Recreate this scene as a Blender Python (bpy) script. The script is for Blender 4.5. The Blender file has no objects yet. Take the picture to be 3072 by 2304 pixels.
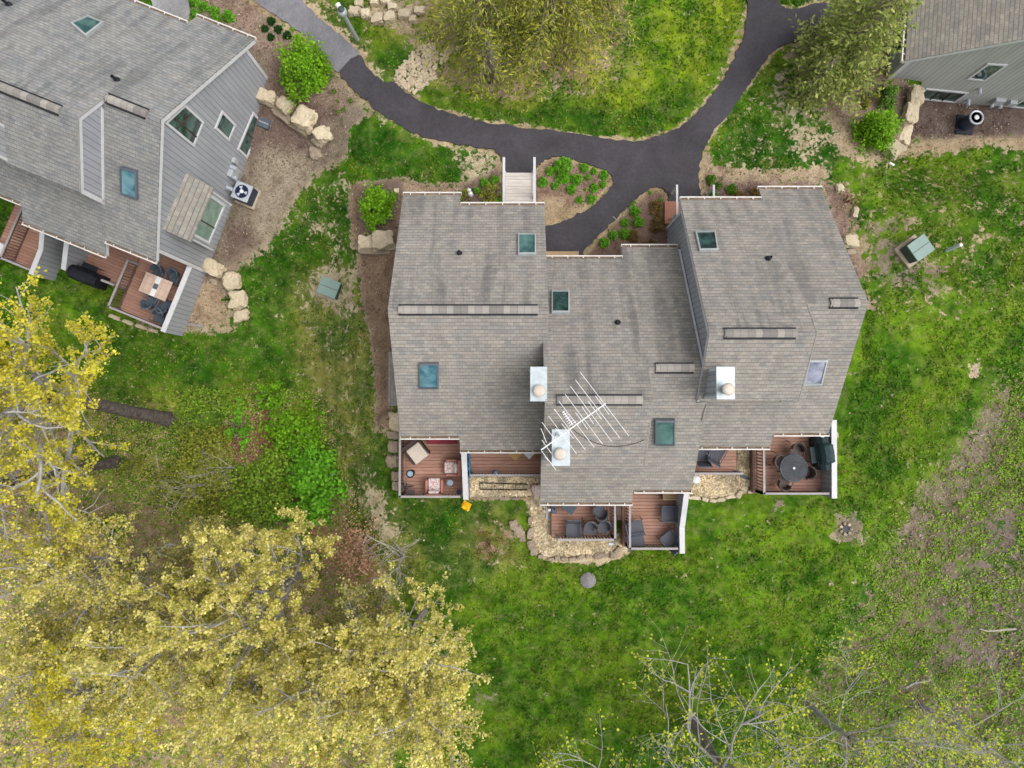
import bpy, bmesh, math, random
import numpy as np
from mathutils import Vector, Matrix, noise as mnoise
from mathutils.geometry import delaunay_2d_cdt

S = bpy.context.scene
COL = S.collection
R = math.radians

# ------------------------------------------------------------------ camera
F, H = 2130.0, 31.0                       # focal length in photo pixels, camera height
TILT = math.atan(70 / F)
cam_d = bpy.data.cameras.new("camera")
cam = bpy.data.objects.new("camera", cam_d)
COL.objects.link(cam)
cam_d.sensor_width = 36
cam_d.lens = 36 * F / 3072
cam_d.clip_end = 600
cam.location = (0, 0, H)
cam.rotation_euler = (TILT, 0, 0)
S.camera = cam

# ------------------------------------------------------------------ sky and sun (bright overcast)
SUN_EL, SUN_AZ = R(60), R(100)            # azimuth clockwise from north
world = bpy.data.worlds.new("World")
S.world = world
world.use_nodes = True
wn = world.node_tree
bg = wn.nodes["Background"]
sky = wn.nodes.new("ShaderNodeTexSky")
sky.sky_type = 'NISHITA'
sky.sun_disc = False
sky.sun_elevation = SUN_EL
sky.sun_rotation = SUN_AZ
sky.dust_density = 4.0
hs = wn.nodes.new("ShaderNodeHueSaturation")
hs.inputs["Saturation"].default_value = 0.22
wn.links.new(sky.outputs[0], hs.inputs["Color"])
wn.links.new(hs.outputs[0], bg.inputs[0])
bg.inputs[1].default_value = 0.15
sd = bpy.data.lights.new("sun", 'SUN')
sd.energy = 0.9
sd.angle = R(60)
sd.color = (1.0, 0.95, 0.87)
sun = bpy.data.objects.new("sun", sd)
COL.objects.link(sun)
sun.location = (0, 0, 60)
dirv = Vector((math.sin(SUN_AZ) * math.cos(SUN_EL), math.cos(SUN_AZ) * math.cos(SUN_EL), math.sin(SUN_EL)))
sun.rotation_euler = dirv.to_track_quat('Z', 'Y').to_euler()
S.view_settings.view_transform = 'Standard'
S.view_settings.look = 'None'
S.view_settings.exposure = 0.5
S.view_settings.gamma = 1.0

# ------------------------------------------------------------------ geometry of the place
def sst(a, b, x):
    t = np.clip((np.asarray(x, dtype=float) - a) / (b - a), 0, 1)
    return t * t * (3 - 2 * t)

def ground_z(x, y):
    """height of the terrain: the middle house sits on a terrace, the land falls west and south"""
    x = np.asarray(x, dtype=float); y = np.asarray(y, dtype=float)
    west = np.interp(y, [-30, 0, 5.7, 8.5, 10.85, 12.6, 14.4, 19], [-1.6, -0.9, -0.5, -0.25, 0.15, 0.85, 1.55, 2.0])
    mid = 1.3 + 0.35 * sst(6, 12, y) - 0.9 * sst(-6, -15, y)
    w = sst(-9.5, -4.8, x)
    z = west * (1 - w) + mid * w
    xw = 15.75 + 0.42 * (y - 10.4)
    z = z - 1.65 * sst(0, 0.9, x - xw) * sst(8.0, 11.0, y) - 0.5 * sst(13, 20, x) * sst(2, -8, y)
    return z

def ray(px, py):
    a = (px - 1536) / F
    b = -(py - 1152) / F
    return Vector((a, b * math.cos(TILT) + math.sin(TILT), b * math.sin(TILT) - math.cos(TILT)))

def W(px, py, z):
    """the world point at height z seen at a photo pixel"""
    d = ray(px, py)
    t = (z - H) / d.z
    return Vector((d.x * t, d.y * t, z))

def G(px, py, dz=0.0):
    z = 1.0
    for _ in range(12):
        p = W(px, py, z)
        z = float(ground_z(p.x, p.y))
    p = W(px, py, z)
    p.z = z + dz
    return p

# ------------------------------------------------------------------ object helpers
def tag(o, label=None, cat=None, group=None, kind=None):
    if label: o["label"] = label
    if cat: o["category"] = cat
    if group: o["group"] = group
    if kind: o["kind"] = kind
    return o

def empty(name, loc, rz=0.0):
    o = bpy.data.objects.new(name, None)
    o.empty_display_size = 0.3
    o.location = loc
    o.rotation_euler = (0, 0, rz)
    COL.objects.link(o)
    return o

def thing(name, label, cat, loc=(0, 0, 0), rz=0.0, group=None):
    return tag(empty(name, loc, rz), label, cat, group)

def copy_tree(o, parent=None):
    c = o.copy()
    COL.objects.link(c)
    if parent is not None:
        c.parent = parent
    for ch in list(o.children):
        copy_tree(ch, c)
    return c

class MB:
    """collects shapes and links them as one mesh object"""
    def __init__(self):
        self.v = []; self.f = []
    def add(self, verts, faces):
        n = len(self.v)
        self.v += [tuple(p) for p in verts]
        self.f += [tuple(i + n for i in f) for f in faces]
        return self
    def box(self, x0, x1, y0, y1, z0, z1):
        x0, x1 = min(x0, x1), max(x0, x1); y0, y1 = min(y0, y1), max(y0, y1)
        return self.add([(x0, y0, z0), (x1, y0, z0), (x1, y1, z0), (x0, y1, z0), (x0, y0, z1), (x1, y0, z1), (x1, y1, z1), (x0, y1, z1)],
                        [(3, 2, 1, 0), (4, 5, 6, 7), (0, 1, 5, 4), (1, 2, 6, 5), (2, 3, 7, 6), (3, 0, 4, 7)])
    def bev(self, x0, x1, y0, y1, z0, z1, b=0.02):
        """box with bevelled upper and vertical edges"""
        def ring(i, z): return [(x0 + i, y0 + b, z), (x0 + b, y0 + i, z), (x1 - b, y0 + i, z), (x1 - i, y0 + b, z), (x1 - i, y1 - b, z), (x1 - b, y1 - i, z), (x0 + b, y1 - i, z), (x0 + i, y1 - b, z)]
        v = ring(0, z0) + ring(0, z1 - b) + ring(b * 0.7, z1)
        f = [tuple(range(7, -1, -1)), tuple(range(16, 24))]
        for k in (0, 8):
            for i in range(8):
                j = (i + 1) % 8
                f.append((k + i, k + j, k + 8 + j, k + 8 + i))
        return self.add(v, f)
    def obox(self, c, sx, sy, sz, rz=0.0, rx=0.0):
        m = Matrix.Translation(c) @ Matrix.Rotation(rz, 4, 'Z') @ Matrix.Rotation(rx, 4, 'X')
        t = MB().box(-sx / 2, sx / 2, -sy / 2, sy / 2, -sz / 2, sz / 2)
        return self.add([m @ Vector(p) for p in t.v], t.f)
    def prism(self, poly, z0, z1):
        n = len(poly)
        a = sum(poly[i][0] * poly[(i + 1) % n][1] - poly[(i + 1) % n][0] * poly[i][1] for i in range(n))
        if a < 0: poly = poly[::-1]
        return self.add([(p[0], p[1], z0) for p in poly] + [(p[0], p[1], z1) for p in poly],
                        [tuple(range(n - 1, -1, -1)), tuple(range(n, 2 * n))] + [(i, (i + 1) % n, n + (i + 1) % n, n + i) for i in range(n)])
    def yz(self, poly, x0, x1):
        """polygon in the y-z plane pulled along x"""
        n = len(poly)
        a = sum(poly[i][0] * poly[(i + 1) % n][1] - poly[(i + 1) % n][0] * poly[i][1] for i in range(n))
        if a < 0: poly = poly[::-1]
        return self.add([(x0, p[0], p[1]) for p in poly] + [(x1, p[0], p[1]) for p in poly],
                        [tuple(range(n - 1, -1, -1)), tuple(range(n, 2 * n))] + [(i, (i + 1) % n, n + (i + 1) % n, n + i) for i in range(n)])
    def tube(self, pts, rad, n=6, cap=True):
        pts = [Vector(p) for p in pts]
        if not hasattr(rad, '__len__'): rad = [rad] * len(pts)
        base = len(self.v)
        up = None
        for i, p in enumerate(pts):
            d = (pts[min(i + 1, len(pts) - 1)] - pts[max(i - 1, 0)])
            d = d.normalized() if d.length > 1e-6 else Vector((0, 0, 1))
            if up is None:
                up = d.orthogonal().normalized()
            else:
                up = (up - d * up.dot(d))
                up = up.normalized() if up.length > 1e-6 else d.orthogonal().normalized()
            s = d.cross(up)
            for k in range(n):
                a = 2 * math.pi * k / n
                q = p + (up * math.cos(a) + s * math.sin(a)) * rad[i]
                self.v.append(tuple(q))
        for i in range(len(pts) - 1):
            for k in range(n):
                j = (k + 1) % n
                self.f.append((base + i * n + k, base + i * n + j, base + (i + 1) * n + j, base + (i + 1) * n + k))
        if cap:
            self.f.append(tuple(base + k for k in range(n - 1, -1, -1)))
            e = base + (len(pts) - 1) * n
            self.f.append(tuple(e + k for k in range(n)))
        return self
    def bar(self, a, b, w):
        return self.tube([a, b], w, 4)
    def lathe(self, prof, n=20, c=(0, 0, 0)):
        base = len(self.v)
        for r, z in prof:
            for k in range(n):
                a = 2 * math.pi * k / n
                self.v.append((c[0] + r * math.cos(a), c[1] + r * math.sin(a), c[2] + z))
        for i in range(len(prof) - 1):
            for k in range(n):
                j = (k + 1) % n
                self.f.append((base + i * n + k, base + i * n + j, base + (i + 1) * n + j, base + (i + 1) * n + k))
        self.f.append(tuple(base + k for k in range(n - 1, -1, -1)))
        e = base + (len(prof) - 1) * n
        self.f.append(tuple(e + k for k in range(n)))
        return self
    def build(self, name, mat, parent=None, smooth=False, loc=None):
        me = bpy.data.meshes.new(name)
        me.from_pydata(self.v, [], self.f)
        if isinstance(mat, str): mat = M[mat]
        me.materials.append(mat)
        if smooth:
            me.polygons.foreach_set("use_smooth", [True] * len(me.polygons))
        me.update()
        o = bpy.data.objects.new(name, me)
        COL.objects.link(o)
        if parent is not None: o.parent = parent
        if loc is not None: o.location = loc
        return o

def quads_object(name, P, mat, parent=None, loc=None):
    """P: (n,4,3) array of quads"""
    n = len(P)
    me = bpy.data.meshes.new(name)
    me.vertices.add(n * 4)
    me.vertices.foreach_set("co", P.astype(np.float32).ravel())
    me.loops.add(n * 4)
    me.loops.foreach_set("vertex_index", np.arange(n * 4, dtype=np.int32))
    me.polygons.add(n)
    me.polygons.foreach_set("loop_start", np.arange(0, n * 4, 4, dtype=np.int32))
    me.update(calc_edges=True)
    me.validate()
    me.materials.append(M[mat] if isinstance(mat, str) else mat)
    o = bpy.data.objects.new(name, me)
    COL.objects.link(o)
    if parent is not None: o.parent = parent
    if loc is not None: o.location = loc
    return o

def leaf_quads(rng, C, size, flat=0.6, long=1.0):
    """small four-cornered leaves, one per centre, turned at random, mostly facing up"""
    n = len(C)
    nrm = rng.normal(size=(n, 3)); nrm[:, 2] = np.abs(nrm[:, 2]) + flat
    nrm /= np.linalg.norm(nrm, axis=1)[:, None]
    a = rng.normal(size=(n, 3))
    u = np.cross(nrm, a); u /= np.linalg.norm(u, axis=1)[:, None] + 1e-9
    v = np.cross(nrm, u)
    s = size * rng.uniform(0.6, 1.3, size=(n, 1))
    u = u * s * 0.5 * long; v = v * s * 0.5
    k = rng.uniform(0.1, 0.5, size=(n, 1))
    return np.stack([C - u, C - v * 0.9 + u * (k - 0.3), C + u, C + v * 0.9 + u * (k - 0.3)], axis=1)
# ------------------------------------------------------------------ materials
M = {}
class NT:
    def __init__(self, name):
        m = bpy.data.materials.new(name); m.use_nodes = True
        self.m = m; self.t = m.node_tree; self.n = m.node_tree.nodes
        self.b = self.n["Principled BSDF"]
        self.tc = None
    def new(self, t, **kw):
        x = self.n.new(t)
        for k, v in kw.items(): setattr(x, k, v)
        return x
    def put(self, sock, v):
        if isinstance(v, bpy.types.NodeSocket): self.t.links.new(v, sock)
        elif v is not None:
            if sock.type == 'RGBA' and len(v) == 3: v = (*v, 1)
            sock.default_value = v
    def obj(self):
        if not self.tc: self.tc = self.new("ShaderNodeTexCoord")
        return self.tc.outputs["Object"]
    def map(self, scale=(1, 1, 1), rot=(0, 0, 0), loc=(0, 0, 0), vec=None):
        x = self.new("ShaderNodeMapping")
        x.inputs["Scale"].default_value = scale; x.inputs["Rotation"].default_value = rot; x.inputs["Location"].default_value = loc
        self.put(x.inputs["Vector"], vec or self.obj())
        return x.outputs[0]
    def noise(self, scale, detail=4, rough=0.55, vec=None, dist=0.0):
        x = self.new("ShaderNodeTexNoise")
        x.inputs["Scale"].default_value = scale; x.inputs["Detail"].default_value = detail
        x.inputs["Roughness"].default_value = rough; x.inputs["Distortion"].default_value = dist
        self.put(x.inputs["Vector"], vec or self.obj())
        return x.outputs[0]
    def ramp(self, v, pts):
        x = self.new("ShaderNodeValToRGB")
        e = x.color_ramp.elements
        while len(e) < len(pts): e.new(0.5)
        for i, (p, c) in enumerate(pts):
            e[i].position = p
            e[i].color = (*c, 1) if hasattr(c, '__len__') else (c, c, c, 1)
        self.put(x.inputs[0], v)
        return x.outputs[0]
    def mix(self, f, a, b, mode='MIX'):
        x = self.new("ShaderNodeMix", data_type='RGBA', blend_type=mode)
        self.put(x.inputs[0], f); self.put(x.inputs[6], a); self.put(x.inputs[7], b)
        return x.outputs[2]
    def math(self, op, a, b=None, clamp=False):
        x = self.new("ShaderNodeMath", operation=op); x.use_clamp = clamp
        self.put(x.inputs[0], a)
        if b is not None: self.put(x.inputs[1], b)
        return x.outputs[0]
    def maprange(self, v, a, b, c, d):
        x = self.new("ShaderNodeMapRange")
        for i, q in enumerate((v, a, b, c, d)): self.put(x.inputs[i], q)
        return x.outputs[0]
    def sep(self, vec=None):
        x = self.new("ShaderNodeSeparateXYZ"); self.put(x.inputs[0], vec or self.obj()); return x.outputs
    def comb(self, x_, y_, z_):
        x = self.new("ShaderNodeCombineXYZ")
        for i, q in enumerate((x_, y_, z_)): self.put(x.inputs[i], q)
        return x.outputs[0]
    def island(self):
        return self.new("ShaderNodeNewGeometry").outputs["Random Per Island"]
    def bump(self, h, s=0.4, d=0.02):
        x = self.new("ShaderNodeBump"); x.inputs["Strength"].default_value = s; x.inputs["Distance"].default_value = d
        self.put(x.inputs["Height"], h)
        self.t.links.new(x.outputs[0], self.b.inputs["Normal"])
    def done(self, key, col, rough=0.8, metal=0.0, spec=0.3):
        self.put(self.b.inputs["Base Color"], col); self.put(self.b.inputs["Roughness"], rough)
        self.b.inputs["Metallic"].default_value = metal
        self.b.inputs["Specular IOR Level"].default_value = spec
        M[key] = self.m
        return self.m

def plain(key, col, rough=0.7, metal=0.0, spec=0.3, var=0.25, scale=3.0, bump=0.0):
    t = NT(key)
    n = t.noise(scale, 6, 0.65)
    c = t.mix(1.0, col, t.ramp(n, [(0.3, 1 - var), (0.7, 1 + var * 0.4)]), 'MULTIPLY')
    if bump: t.bump(t.noise(scale * 6, 6, 0.7), bump, 0.02)
    return t.done(key, c, rough, metal, spec)

def leaf(key, cols, trans=0.25, rough=0.6):
    t = NT(key)
    n = len(cols)
    r = t.island()
    c = t.ramp(r, [((i + 0.5) / n, k) for i, k in enumerate(cols)])
    big = t.noise(0.8, 2); clump = t.noise(2.6, 3, 0.6)
    c = t.mix(1.0, c, t.ramp(big, [(0.3, 0.78), (0.7, 1.1)]), 'MULTIPLY')
    c = t.mix(1.0, c, t.ramp(clump, [(0.34, 0.66), (0.60, 1.28)]), 'MULTIPLY')
    t.done(key, c, rough, 0, 0.15)
    tr = t.new("ShaderNodeBsdfTranslucent")
    t.put(tr.inputs[0], c)
    ms = t.new("ShaderNodeMixShader"); ms.inputs[0].default_value = trans
    t.t.links.new(t.b.outputs[0], ms.inputs[1]); t.t.links.new(tr.outputs[0], ms.inputs[2])
    t.t.links.new(ms.outputs[0], t.n["Material Output"].inputs[0])

def shingle(key, swap=False, streak=1.0, tone=(0.9, 0.9, 0.9)):
    t = NT(key)
    o = t.obj()
    s = t.sep()
    wob = t.math('MULTIPLY', t.math('SUBTRACT', t.noise(1.3, 2), 0.5), 0.03)
    a, b = (s[1], s[0]) if swap else (s[0], s[1])
    vec = t.comb(a, t.math('ADD', b, wob), 0.0)
    br = t.new("ShaderNodeTexBrick")
    br.offset = 0.5; br.offset_frequency = 2; br.squash = 1.0
    t.put(br.inputs["Vector"], vec)
    br.inputs["Scale"].default_value = 1.0
    br.inputs["Brick Width"].default_value = 0.20
    br.inputs["Row Height"].default_value = 0.118
    br.inputs["Mortar Size"].default_value = 0.008
    br.inputs["Mortar Smooth"].default_value = 0.6
    br.inputs["Bias"].default_value = -0.15
    br.inputs["Color1"].default_value = (0.385, 0.362, 0.330, 1)
    br.inputs["Color2"].default_value = (0.295, 0.276, 0.252, 1)
    br.inputs["Mortar"].default_value = (0.22, 0.207, 0.192, 1)
    # second layer of tab tints: laminated shingles vary tab by tab
    v2 = t.new("ShaderNodeTexVoronoi"); v2.inputs["Scale"].default_value = 1.0
    t.put(v2.inputs["Vector"], t.comb(t.math('MULTIPLY', a, 3.1), t.math('MULTIPLY', b, 8.47), 0.0))
    tint = t.ramp(t.sep(v2.outputs["Color"])[0], [(0.0, (0.84, 0.86, 0.9)), (0.5, (1, 0.99, 0.97)), (1.0, (1.13, 1.08, 1.04))])
    c = t.mix(0.9, br.outputs["Color"], tint, 'MULTIPLY')
    rowf = t.math('FRACT', t.math('DIVIDE', t.math('ADD', b, wob), 0.118))
    line = t.math('GREATER_THAN', rowf, 0.86)  # thin shadow under each shingle course, painted in as a dark row line
    c = t.mix(t.math('MULTIPLY', line, t.maprange(t.noise(5, 3), .3, .7, .3, .8)), c, (0.13, 0.12, 0.115))
    # algae streaks running down the north slopes
    st = t.noise(1.0, 5, 0.6, t.comb(t.math('MULTIPLY', a, 1.9), t.math('MULTIPLY', b, 0.28), 3.0))
    st2 = t.noise(0.45, 4, 0.6)
    m = t.math('MULTIPLY', t.ramp(st, [(0.47, 0.0), (0.60, 1.0)]), t.ramp(st2, [(0.3, 0.25), (0.62, 1.0)]))
    nrm = t.sep(t.tc.outputs["Normal"])
    north = t.math('GREATER_THAN', nrm[1], 0.05) if not swap else 0.15
    m = t.math('MULTIPLY', m, t.math('ADD', t.math('MULTIPLY', north, 0.44 * streak), 0.06))
    c = t.mix(m, c, (0.10, 0.098, 0.10))
    c = t.mix(0.55, c, t.ramp(t.noise(0.8, 5, 0.6), [(0.3, 0.86), (0.7, 1.1)]), 'MULTIPLY')
    c = t.mix(0.6, c, t.ramp(t.noise(30, 3, 0.7), [(0.3, 0.75), (0.7, 1.18)]), 'MULTIPLY')
    c = t.mix(1.0, c, tone, 'MULTIPLY')
    t.bump(br.outputs["Fac"], -0.35, 0.012)
    t.done(key, c, 0.95, 0, 0.15)
shingle("shingle_blue_cast", False, 1.1, (0.80, 0.86, 0.93))  # bluish light cast painted into a copy of the same shingle
shingle("shingle"); shingle("shingle_side", True, 0.4); shingle("shingle_plain", False, 0.25, (1.0, 0.98, 0.93))

def ridge_cap(key):
    t = NT(key)
    s = t.sep()
    br = t.new("ShaderNodeTexBrick"); br.offset = 0.0
    t.put(br.inputs["Vector"], t.comb(s[0], 0.5, 0.0))
    br.inputs["Scale"].default_value = 1.0; br.inputs["Brick Width"].default_value = 0.24; br.inputs["Row Height"].default_value = 3.0
    br.inputs["Mortar Size"].default_value = 0.006
    br.inputs["Color1"].default_value = (0.40, 0.37, 0.335, 1); br.inputs["Color2"].default_value = (0.22, 0.205, 0.195, 1); br.inputs["Mortar"].default_value = (0.16, 0.15, 0.14, 1)
    c = t.mix(0.5, br.outputs["Color"], t.ramp(t.noise(20, 4, 0.7), [(0.3, 0.75), (0.7, 1.15)]), 'MULTIPLY')
    t.done(key, c, 0.95, 0, 0.15)
ridge_cap("ridge_cap")

def siding(key, col, pitch=0.2):
    t = NT(key)
    s = t.sep()
    u = t.math('ADD', s[0], s[1])
    fr = t.math('FRACT', t.math('DIVIDE', u, pitch))
    line = t.math('LESS_THAN', fr, 0.09)
    n = t.noise(1.2, 5, 0.6, t.map((2, 2, 0.4)))
    c = t.mix(1.0, col, t.ramp(n, [(0.3, 0.86), (0.7, 1.08)]), 'MULTIPLY')
    c = t.mix(t.math('MULTIPLY', line, 0.75), c, (0.075, 0.075, 0.08))
    t.bump(t.math('SUBTRACT', 1.0, line), 0.5, 0.01)
    t.done(key, c, 0.75, 0, 0.25)
siding("siding", (0.335, 0.345, 0.375)); siding("siding_light", (0.42, 0.42, 0.41), 0.2)

def deck_mat(key, cols, pitch=0.14):
    t = NT(key)
    r = t.island()
    c = t.ramp(r, [((i + 0.5) / len(cols), k) for i, k in enumerate(cols)])
    g = t.noise(1.0, 6, 0.65, t.map((2.0, 22, 4)))
    c = t.mix(1.0, c, t.ramp(g, [(0.25, 0.74), (0.75, 1.2)]), 'MULTIPLY')
    c = t.mix(0.6, c, t.ramp(t.noise(0.9, 5, 0.6), [(0.3, 0.8), (0.7, 1.15)]), 'MULTIPLY')
    t.done(key, c, 0.7, 0, 0.3)
deck_mat("deck_wood", [(0.40, 0.215, 0.155), (0.44, 0.245, 0.18), (0.48, 0.275, 0.205), (0.42, 0.235, 0.175)])
deck_mat("pale_wood", [(0.60, 0.54, 0.49), (0.68, 0.62, 0.56), (0.64, 0.58, 0.53)])
deck_mat("tan_wood", [(0.46, 0.31, 0.17), (0.52, 0.36, 0.2)])
deck_mat("brick_red", [(0.33, 0.14, 0.09), (0.38, 0.17, 0.11), (0.29, 0.12, 0.08)])

plain("white_trim", (0.60, 0.60, 0.62), 0.5, var=0.14, scale=2.0)
plain("grey_trim", (0.50, 0.50, 0.52), 0.55, var=0.14)
plain("gutter_white", (0.68, 0.65, 0.62), 0.45, var=0.2, scale=4)
plain("debris", (0.27, 0.19, 0.125), 0.95, var=0.6, scale=9)
plain("dark_line", (0.02, 0.02, 0.024), 0.7)
plain("pipe_black", (0.018, 0.02, 0.03), 0.4)
plain("foundation", (0.42, 0.40, 0.37), 0.9, var=0.25, bump=0.3)
plain("curb_metal", (0.17, 0.19, 0.22), 0.4, 0.5, var=0.2)
plain("curb_light", (0.46, 0.48, 0.49), 0.4, 0.3, var=0.2)
plain("drip_metal", (0.33, 0.315, 0.295), 0.6)
plain("galvanised", (0.46, 0.52, 0.55), 0.42, 0.35, 0.5, var=0.22, scale=5)
plain("flue_cap", (0.56, 0.51, 0.44), 0.55, 0.15, var=0.12)
plain("aluminium", (0.82, 0.82, 0.84), 0.5, 0.1, var=0.1)
plain("black_metal", (0.022, 0.022, 0.026), 0.5)
plain("rail_brown", (0.17, 0.11, 0.085), 0.65, var=0.3)
plain("rail_grey", (0.36, 0.33, 0.33), 0.6, var=0.2)
plain("navy", (0.012, 0.018, 0.04), 0.4)
plain("screen_dark", (0.105, 0.11, 0.135), 0.7, var=0.3, scale=40)
plain("slate_frame", (0.10, 0.12, 0.16), 0.5)
plain("slate_sling", (0.075, 0.10, 0.125), 0.7, var=0.25)
plain("bronze", (0.085, 0.062, 0.055), 0.55, 0.2)
plain("cover_green", (0.022, 0.045, 0.05), 0.6, var=0.35, scale=5)
plain("cover_black", (0.012, 0.014, 0.02), 0.55, var=0.4, scale=5)
plain("wicker", (0.075, 0.05, 0.045), 0.8, var=0.5, scale=60)
plain("cushion_cream", (0.62, 0.54, 0.46), 0.9, var=0.12, scale=6, bump=0.1)
plain("pink_fabric", (0.46, 0.20, 0.165), 0.9, var=0.15, scale=8)
plain("ceramic_blue", (0.30, 0.40, 0.52), 0.25, var=0.4, scale=6)
plain("pot_blue", (0.05, 0.14, 0.26), 0.35, var=0.4, scale=6)
plain("tarp_blue", (0.03, 0.24, 0.46), 0.5, var=0.3)
plain("cardboard", (0.50, 0.33, 0.13), 0.85, var=0.15)
plain("white_plastic", (0.75, 0.75, 0.76), 0.4, var=0.08)
plain("yellow_plastic", (0.80, 0.46, 0.01), 0.5, var=0.15, scale=8)
plain("red_cloth", (0.25, 0.03, 0.05), 0.8)
plain("terracotta", (0.36, 0.15, 0.08), 0.8)
plain("brown_paint", (0.20, 0.12, 0.09), 0.6)
plain("pad_green", (0.20, 0.29, 0.265), 0.5, 0.0, 0.4, var=0.16, scale=2.5)
plain("pad_dark", (0.06, 0.085, 0.075), 0.55, var=0.2)
plain("concrete", (0.46, 0.38, 0.29), 0.9, var=0.3, scale=5, bump=0.2)
plain("manhole", (0.25, 0.235, 0.235), 0.85, var=0.35, scale=8, bump=0.3)
plain("light_metal", (0.52, 0.56, 0.62), 0.35, 0.3, var=0.1)
plain("meter_grey", (0.40, 0.42, 0.44), 0.5, var=0.1)
plain("ac_dark", (0.03, 0.045, 0.085), 0.5)
plain("ac_fan", (0.012, 0.018, 0.05), 0.4)
plain("post_blue", (0.58, 0.66, 0.70), 0.45, var=0.12)
plain("wood_grey", (0.29, 0.26, 0.235), 0.9, var=0.35, scale=6)
plain("bark", (0.27, 0.235, 0.21), 0.95, var=0.6, scale=5, bump=0.6)
plain("bark_dark", (0.14, 0.118, 0.105), 0.95, var=0.7, scale=6, bump=0.8)
plain("bark_grey", (0.44, 0.42, 0.41), 0.95, var=0.45, scale=4, bump=0.4)
plain("bark_pale", (0.43, 0.39, 0.35), 0.9, var=0.35, scale=4)
plain("twig", (0.25, 0.20, 0.175), 0.95, var=0.4)
plain("twig_red", (0.22, 0.10, 0.085), 0.95, var=0.4)
plain("hose", (0.015, 0.015, 0.018), 0.6)

def stone(key, c1, c2, dark):
    t = NT(key)
    n = t.noise(1.8, 8, 0.65, dist=0.4)
    c = t.ramp(n, [(0.3, c2), (0.62, c1)])
    cr = t.noise(7, 8, 0.75)
    c = t.mix(t.ramp(cr, [(0.32, 0.8), (0.48, 0.0)]), c, dark)
    oi = t.new("ShaderNodeObjectInfo").outputs["Random"]
    c = t.mix(1.0, c, t.ramp(oi, [(0.0, (0.84, 0.82, 0.80)), (0.5, (1, 0.98, 0.95)), (1.0, (1.14, 1.12, 1.1))]), 'MULTIPLY')
    st = t.ramp(t.noise(1.1, 6, 0.7), [(0.54, 0.0), (0.72, 0.5)])
    c = t.mix(st, c, dark)
    t.bump(t.noise(7, 10, 0.75), 0.9, 0.08)
    t.done(key, c, 0.92, 0, 0.15)
stone("limestone", (0.66, 0.575, 0.43), (0.53, 0.445, 0.315), (0.30, 0.245, 0.17))
stone("fieldstone", (0.42, 0.35, 0.27), (0.30, 0.245, 0.19), (0.13, 0.11, 0.09))
stone("pinkstone", (0.56, 0.46, 0.43), (0.46, 0.36, 0.34), (0.28, 0.2, 0.19))

def glass(key, base, rough=0.06, tint2=None, spec=0.6, scale=2.2):
    t = NT(key)
    n = t.noise(scale, 3, 0.5, dist=0.6)
    c = t.ramp(n, [(0.35, base), (0.65, tint2 or base)])
    t.done(key, c, rough, 0, spec)
glass("sky_teal", (0.02, 0.075, 0.075), 0.08, (0.11, 0.21, 0.195), 0.3, scale=1.6)  # varied reflections painted into the teal glass tones
glass("sky_blue", (0.012, 0.10, 0.15), 0.08, (0.16, 0.30, 0.34), 0.3, scale=2.2)
glass("sky_dark", (0.006, 0.018, 0.016), 0.08, (0.035, 0.09, 0.08), 0.25, scale=3)
glass("sky_white", (0.10, 0.12, 0.18), 0.12, (0.36, 0.37, 0.46), 0.2, scale=2.4)  # reflected sky painted into the pale pane colour
glass("pane", (0.015, 0.03, 0.03), 0.05, (0.09, 0.16, 0.15), 0.7)
glass("pane_light", (0.15, 0.23, 0.19), 0.08, (0.24, 0.33, 0.28), 0.5)
glass("table_glass", (0.04, 0.05, 0.06), 0.3, (0.06, 0.075, 0.09), 0.12)
def see_through(key, k):
    m = M[key]; nt = m.node_tree
    tr = nt.nodes.new("ShaderNodeBsdfTransparent"); ms = nt.nodes.new("ShaderNodeMixShader"); ms.inputs[0].default_value = k
    nt.links.new(nt.nodes["Principled BSDF"].outputs[0], ms.inputs[1]); nt.links.new(tr.outputs[0], ms.inputs[2])
    nt.links.new(ms.outputs[0], nt.nodes["Material Output"].inputs[0])
see_through("table_glass", 0.38)

def tiles(key):
    t = NT(key)
    br = t.new("ShaderNodeTexBrick"); br.offset = 0.0
    t.put(br.inputs["Vector"], t.map())
    br.inputs["Scale"].default_value = 1.0; br.inputs["Brick Width"].default_value = 0.225; br.inputs["Row Height"].default_value = 0.3; br.inputs["Mortar Size"].default_value = 0.006
    br.inputs["Color1"].default_value = (0.60, 0.43, 0.34, 1); br.inputs["Color2"].default_value = (0.52, 0.37, 0.29, 1); br.inputs["Mortar"].default_value = (0.3, 0.25, 0.22, 1)
    t.done(key, br.outputs["Color"], 0.4, 0, 0.4)
tiles("table_tile")

def floral(key):
    t = NT(key)
    v = t.new("ShaderNodeTexVoronoi"); v.inputs["Scale"].default_value = 11
    t.put(v.inputs["Vector"], t.obj())
    c = t.ramp(v.outputs["Distance"], [(0.25, (0.50, 0.22, 0.24)), (0.42, (0.66, 0.58, 0.55))])
    c = t.mix(t.ramp(t.noise(14, 3), [(0.52, 0.0), (0.6, 0.55)]), c, (0.42, 0.34, 0.36))
    t.done(key, c, 0.9, 0, 0.1)
floral("floral")

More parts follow.
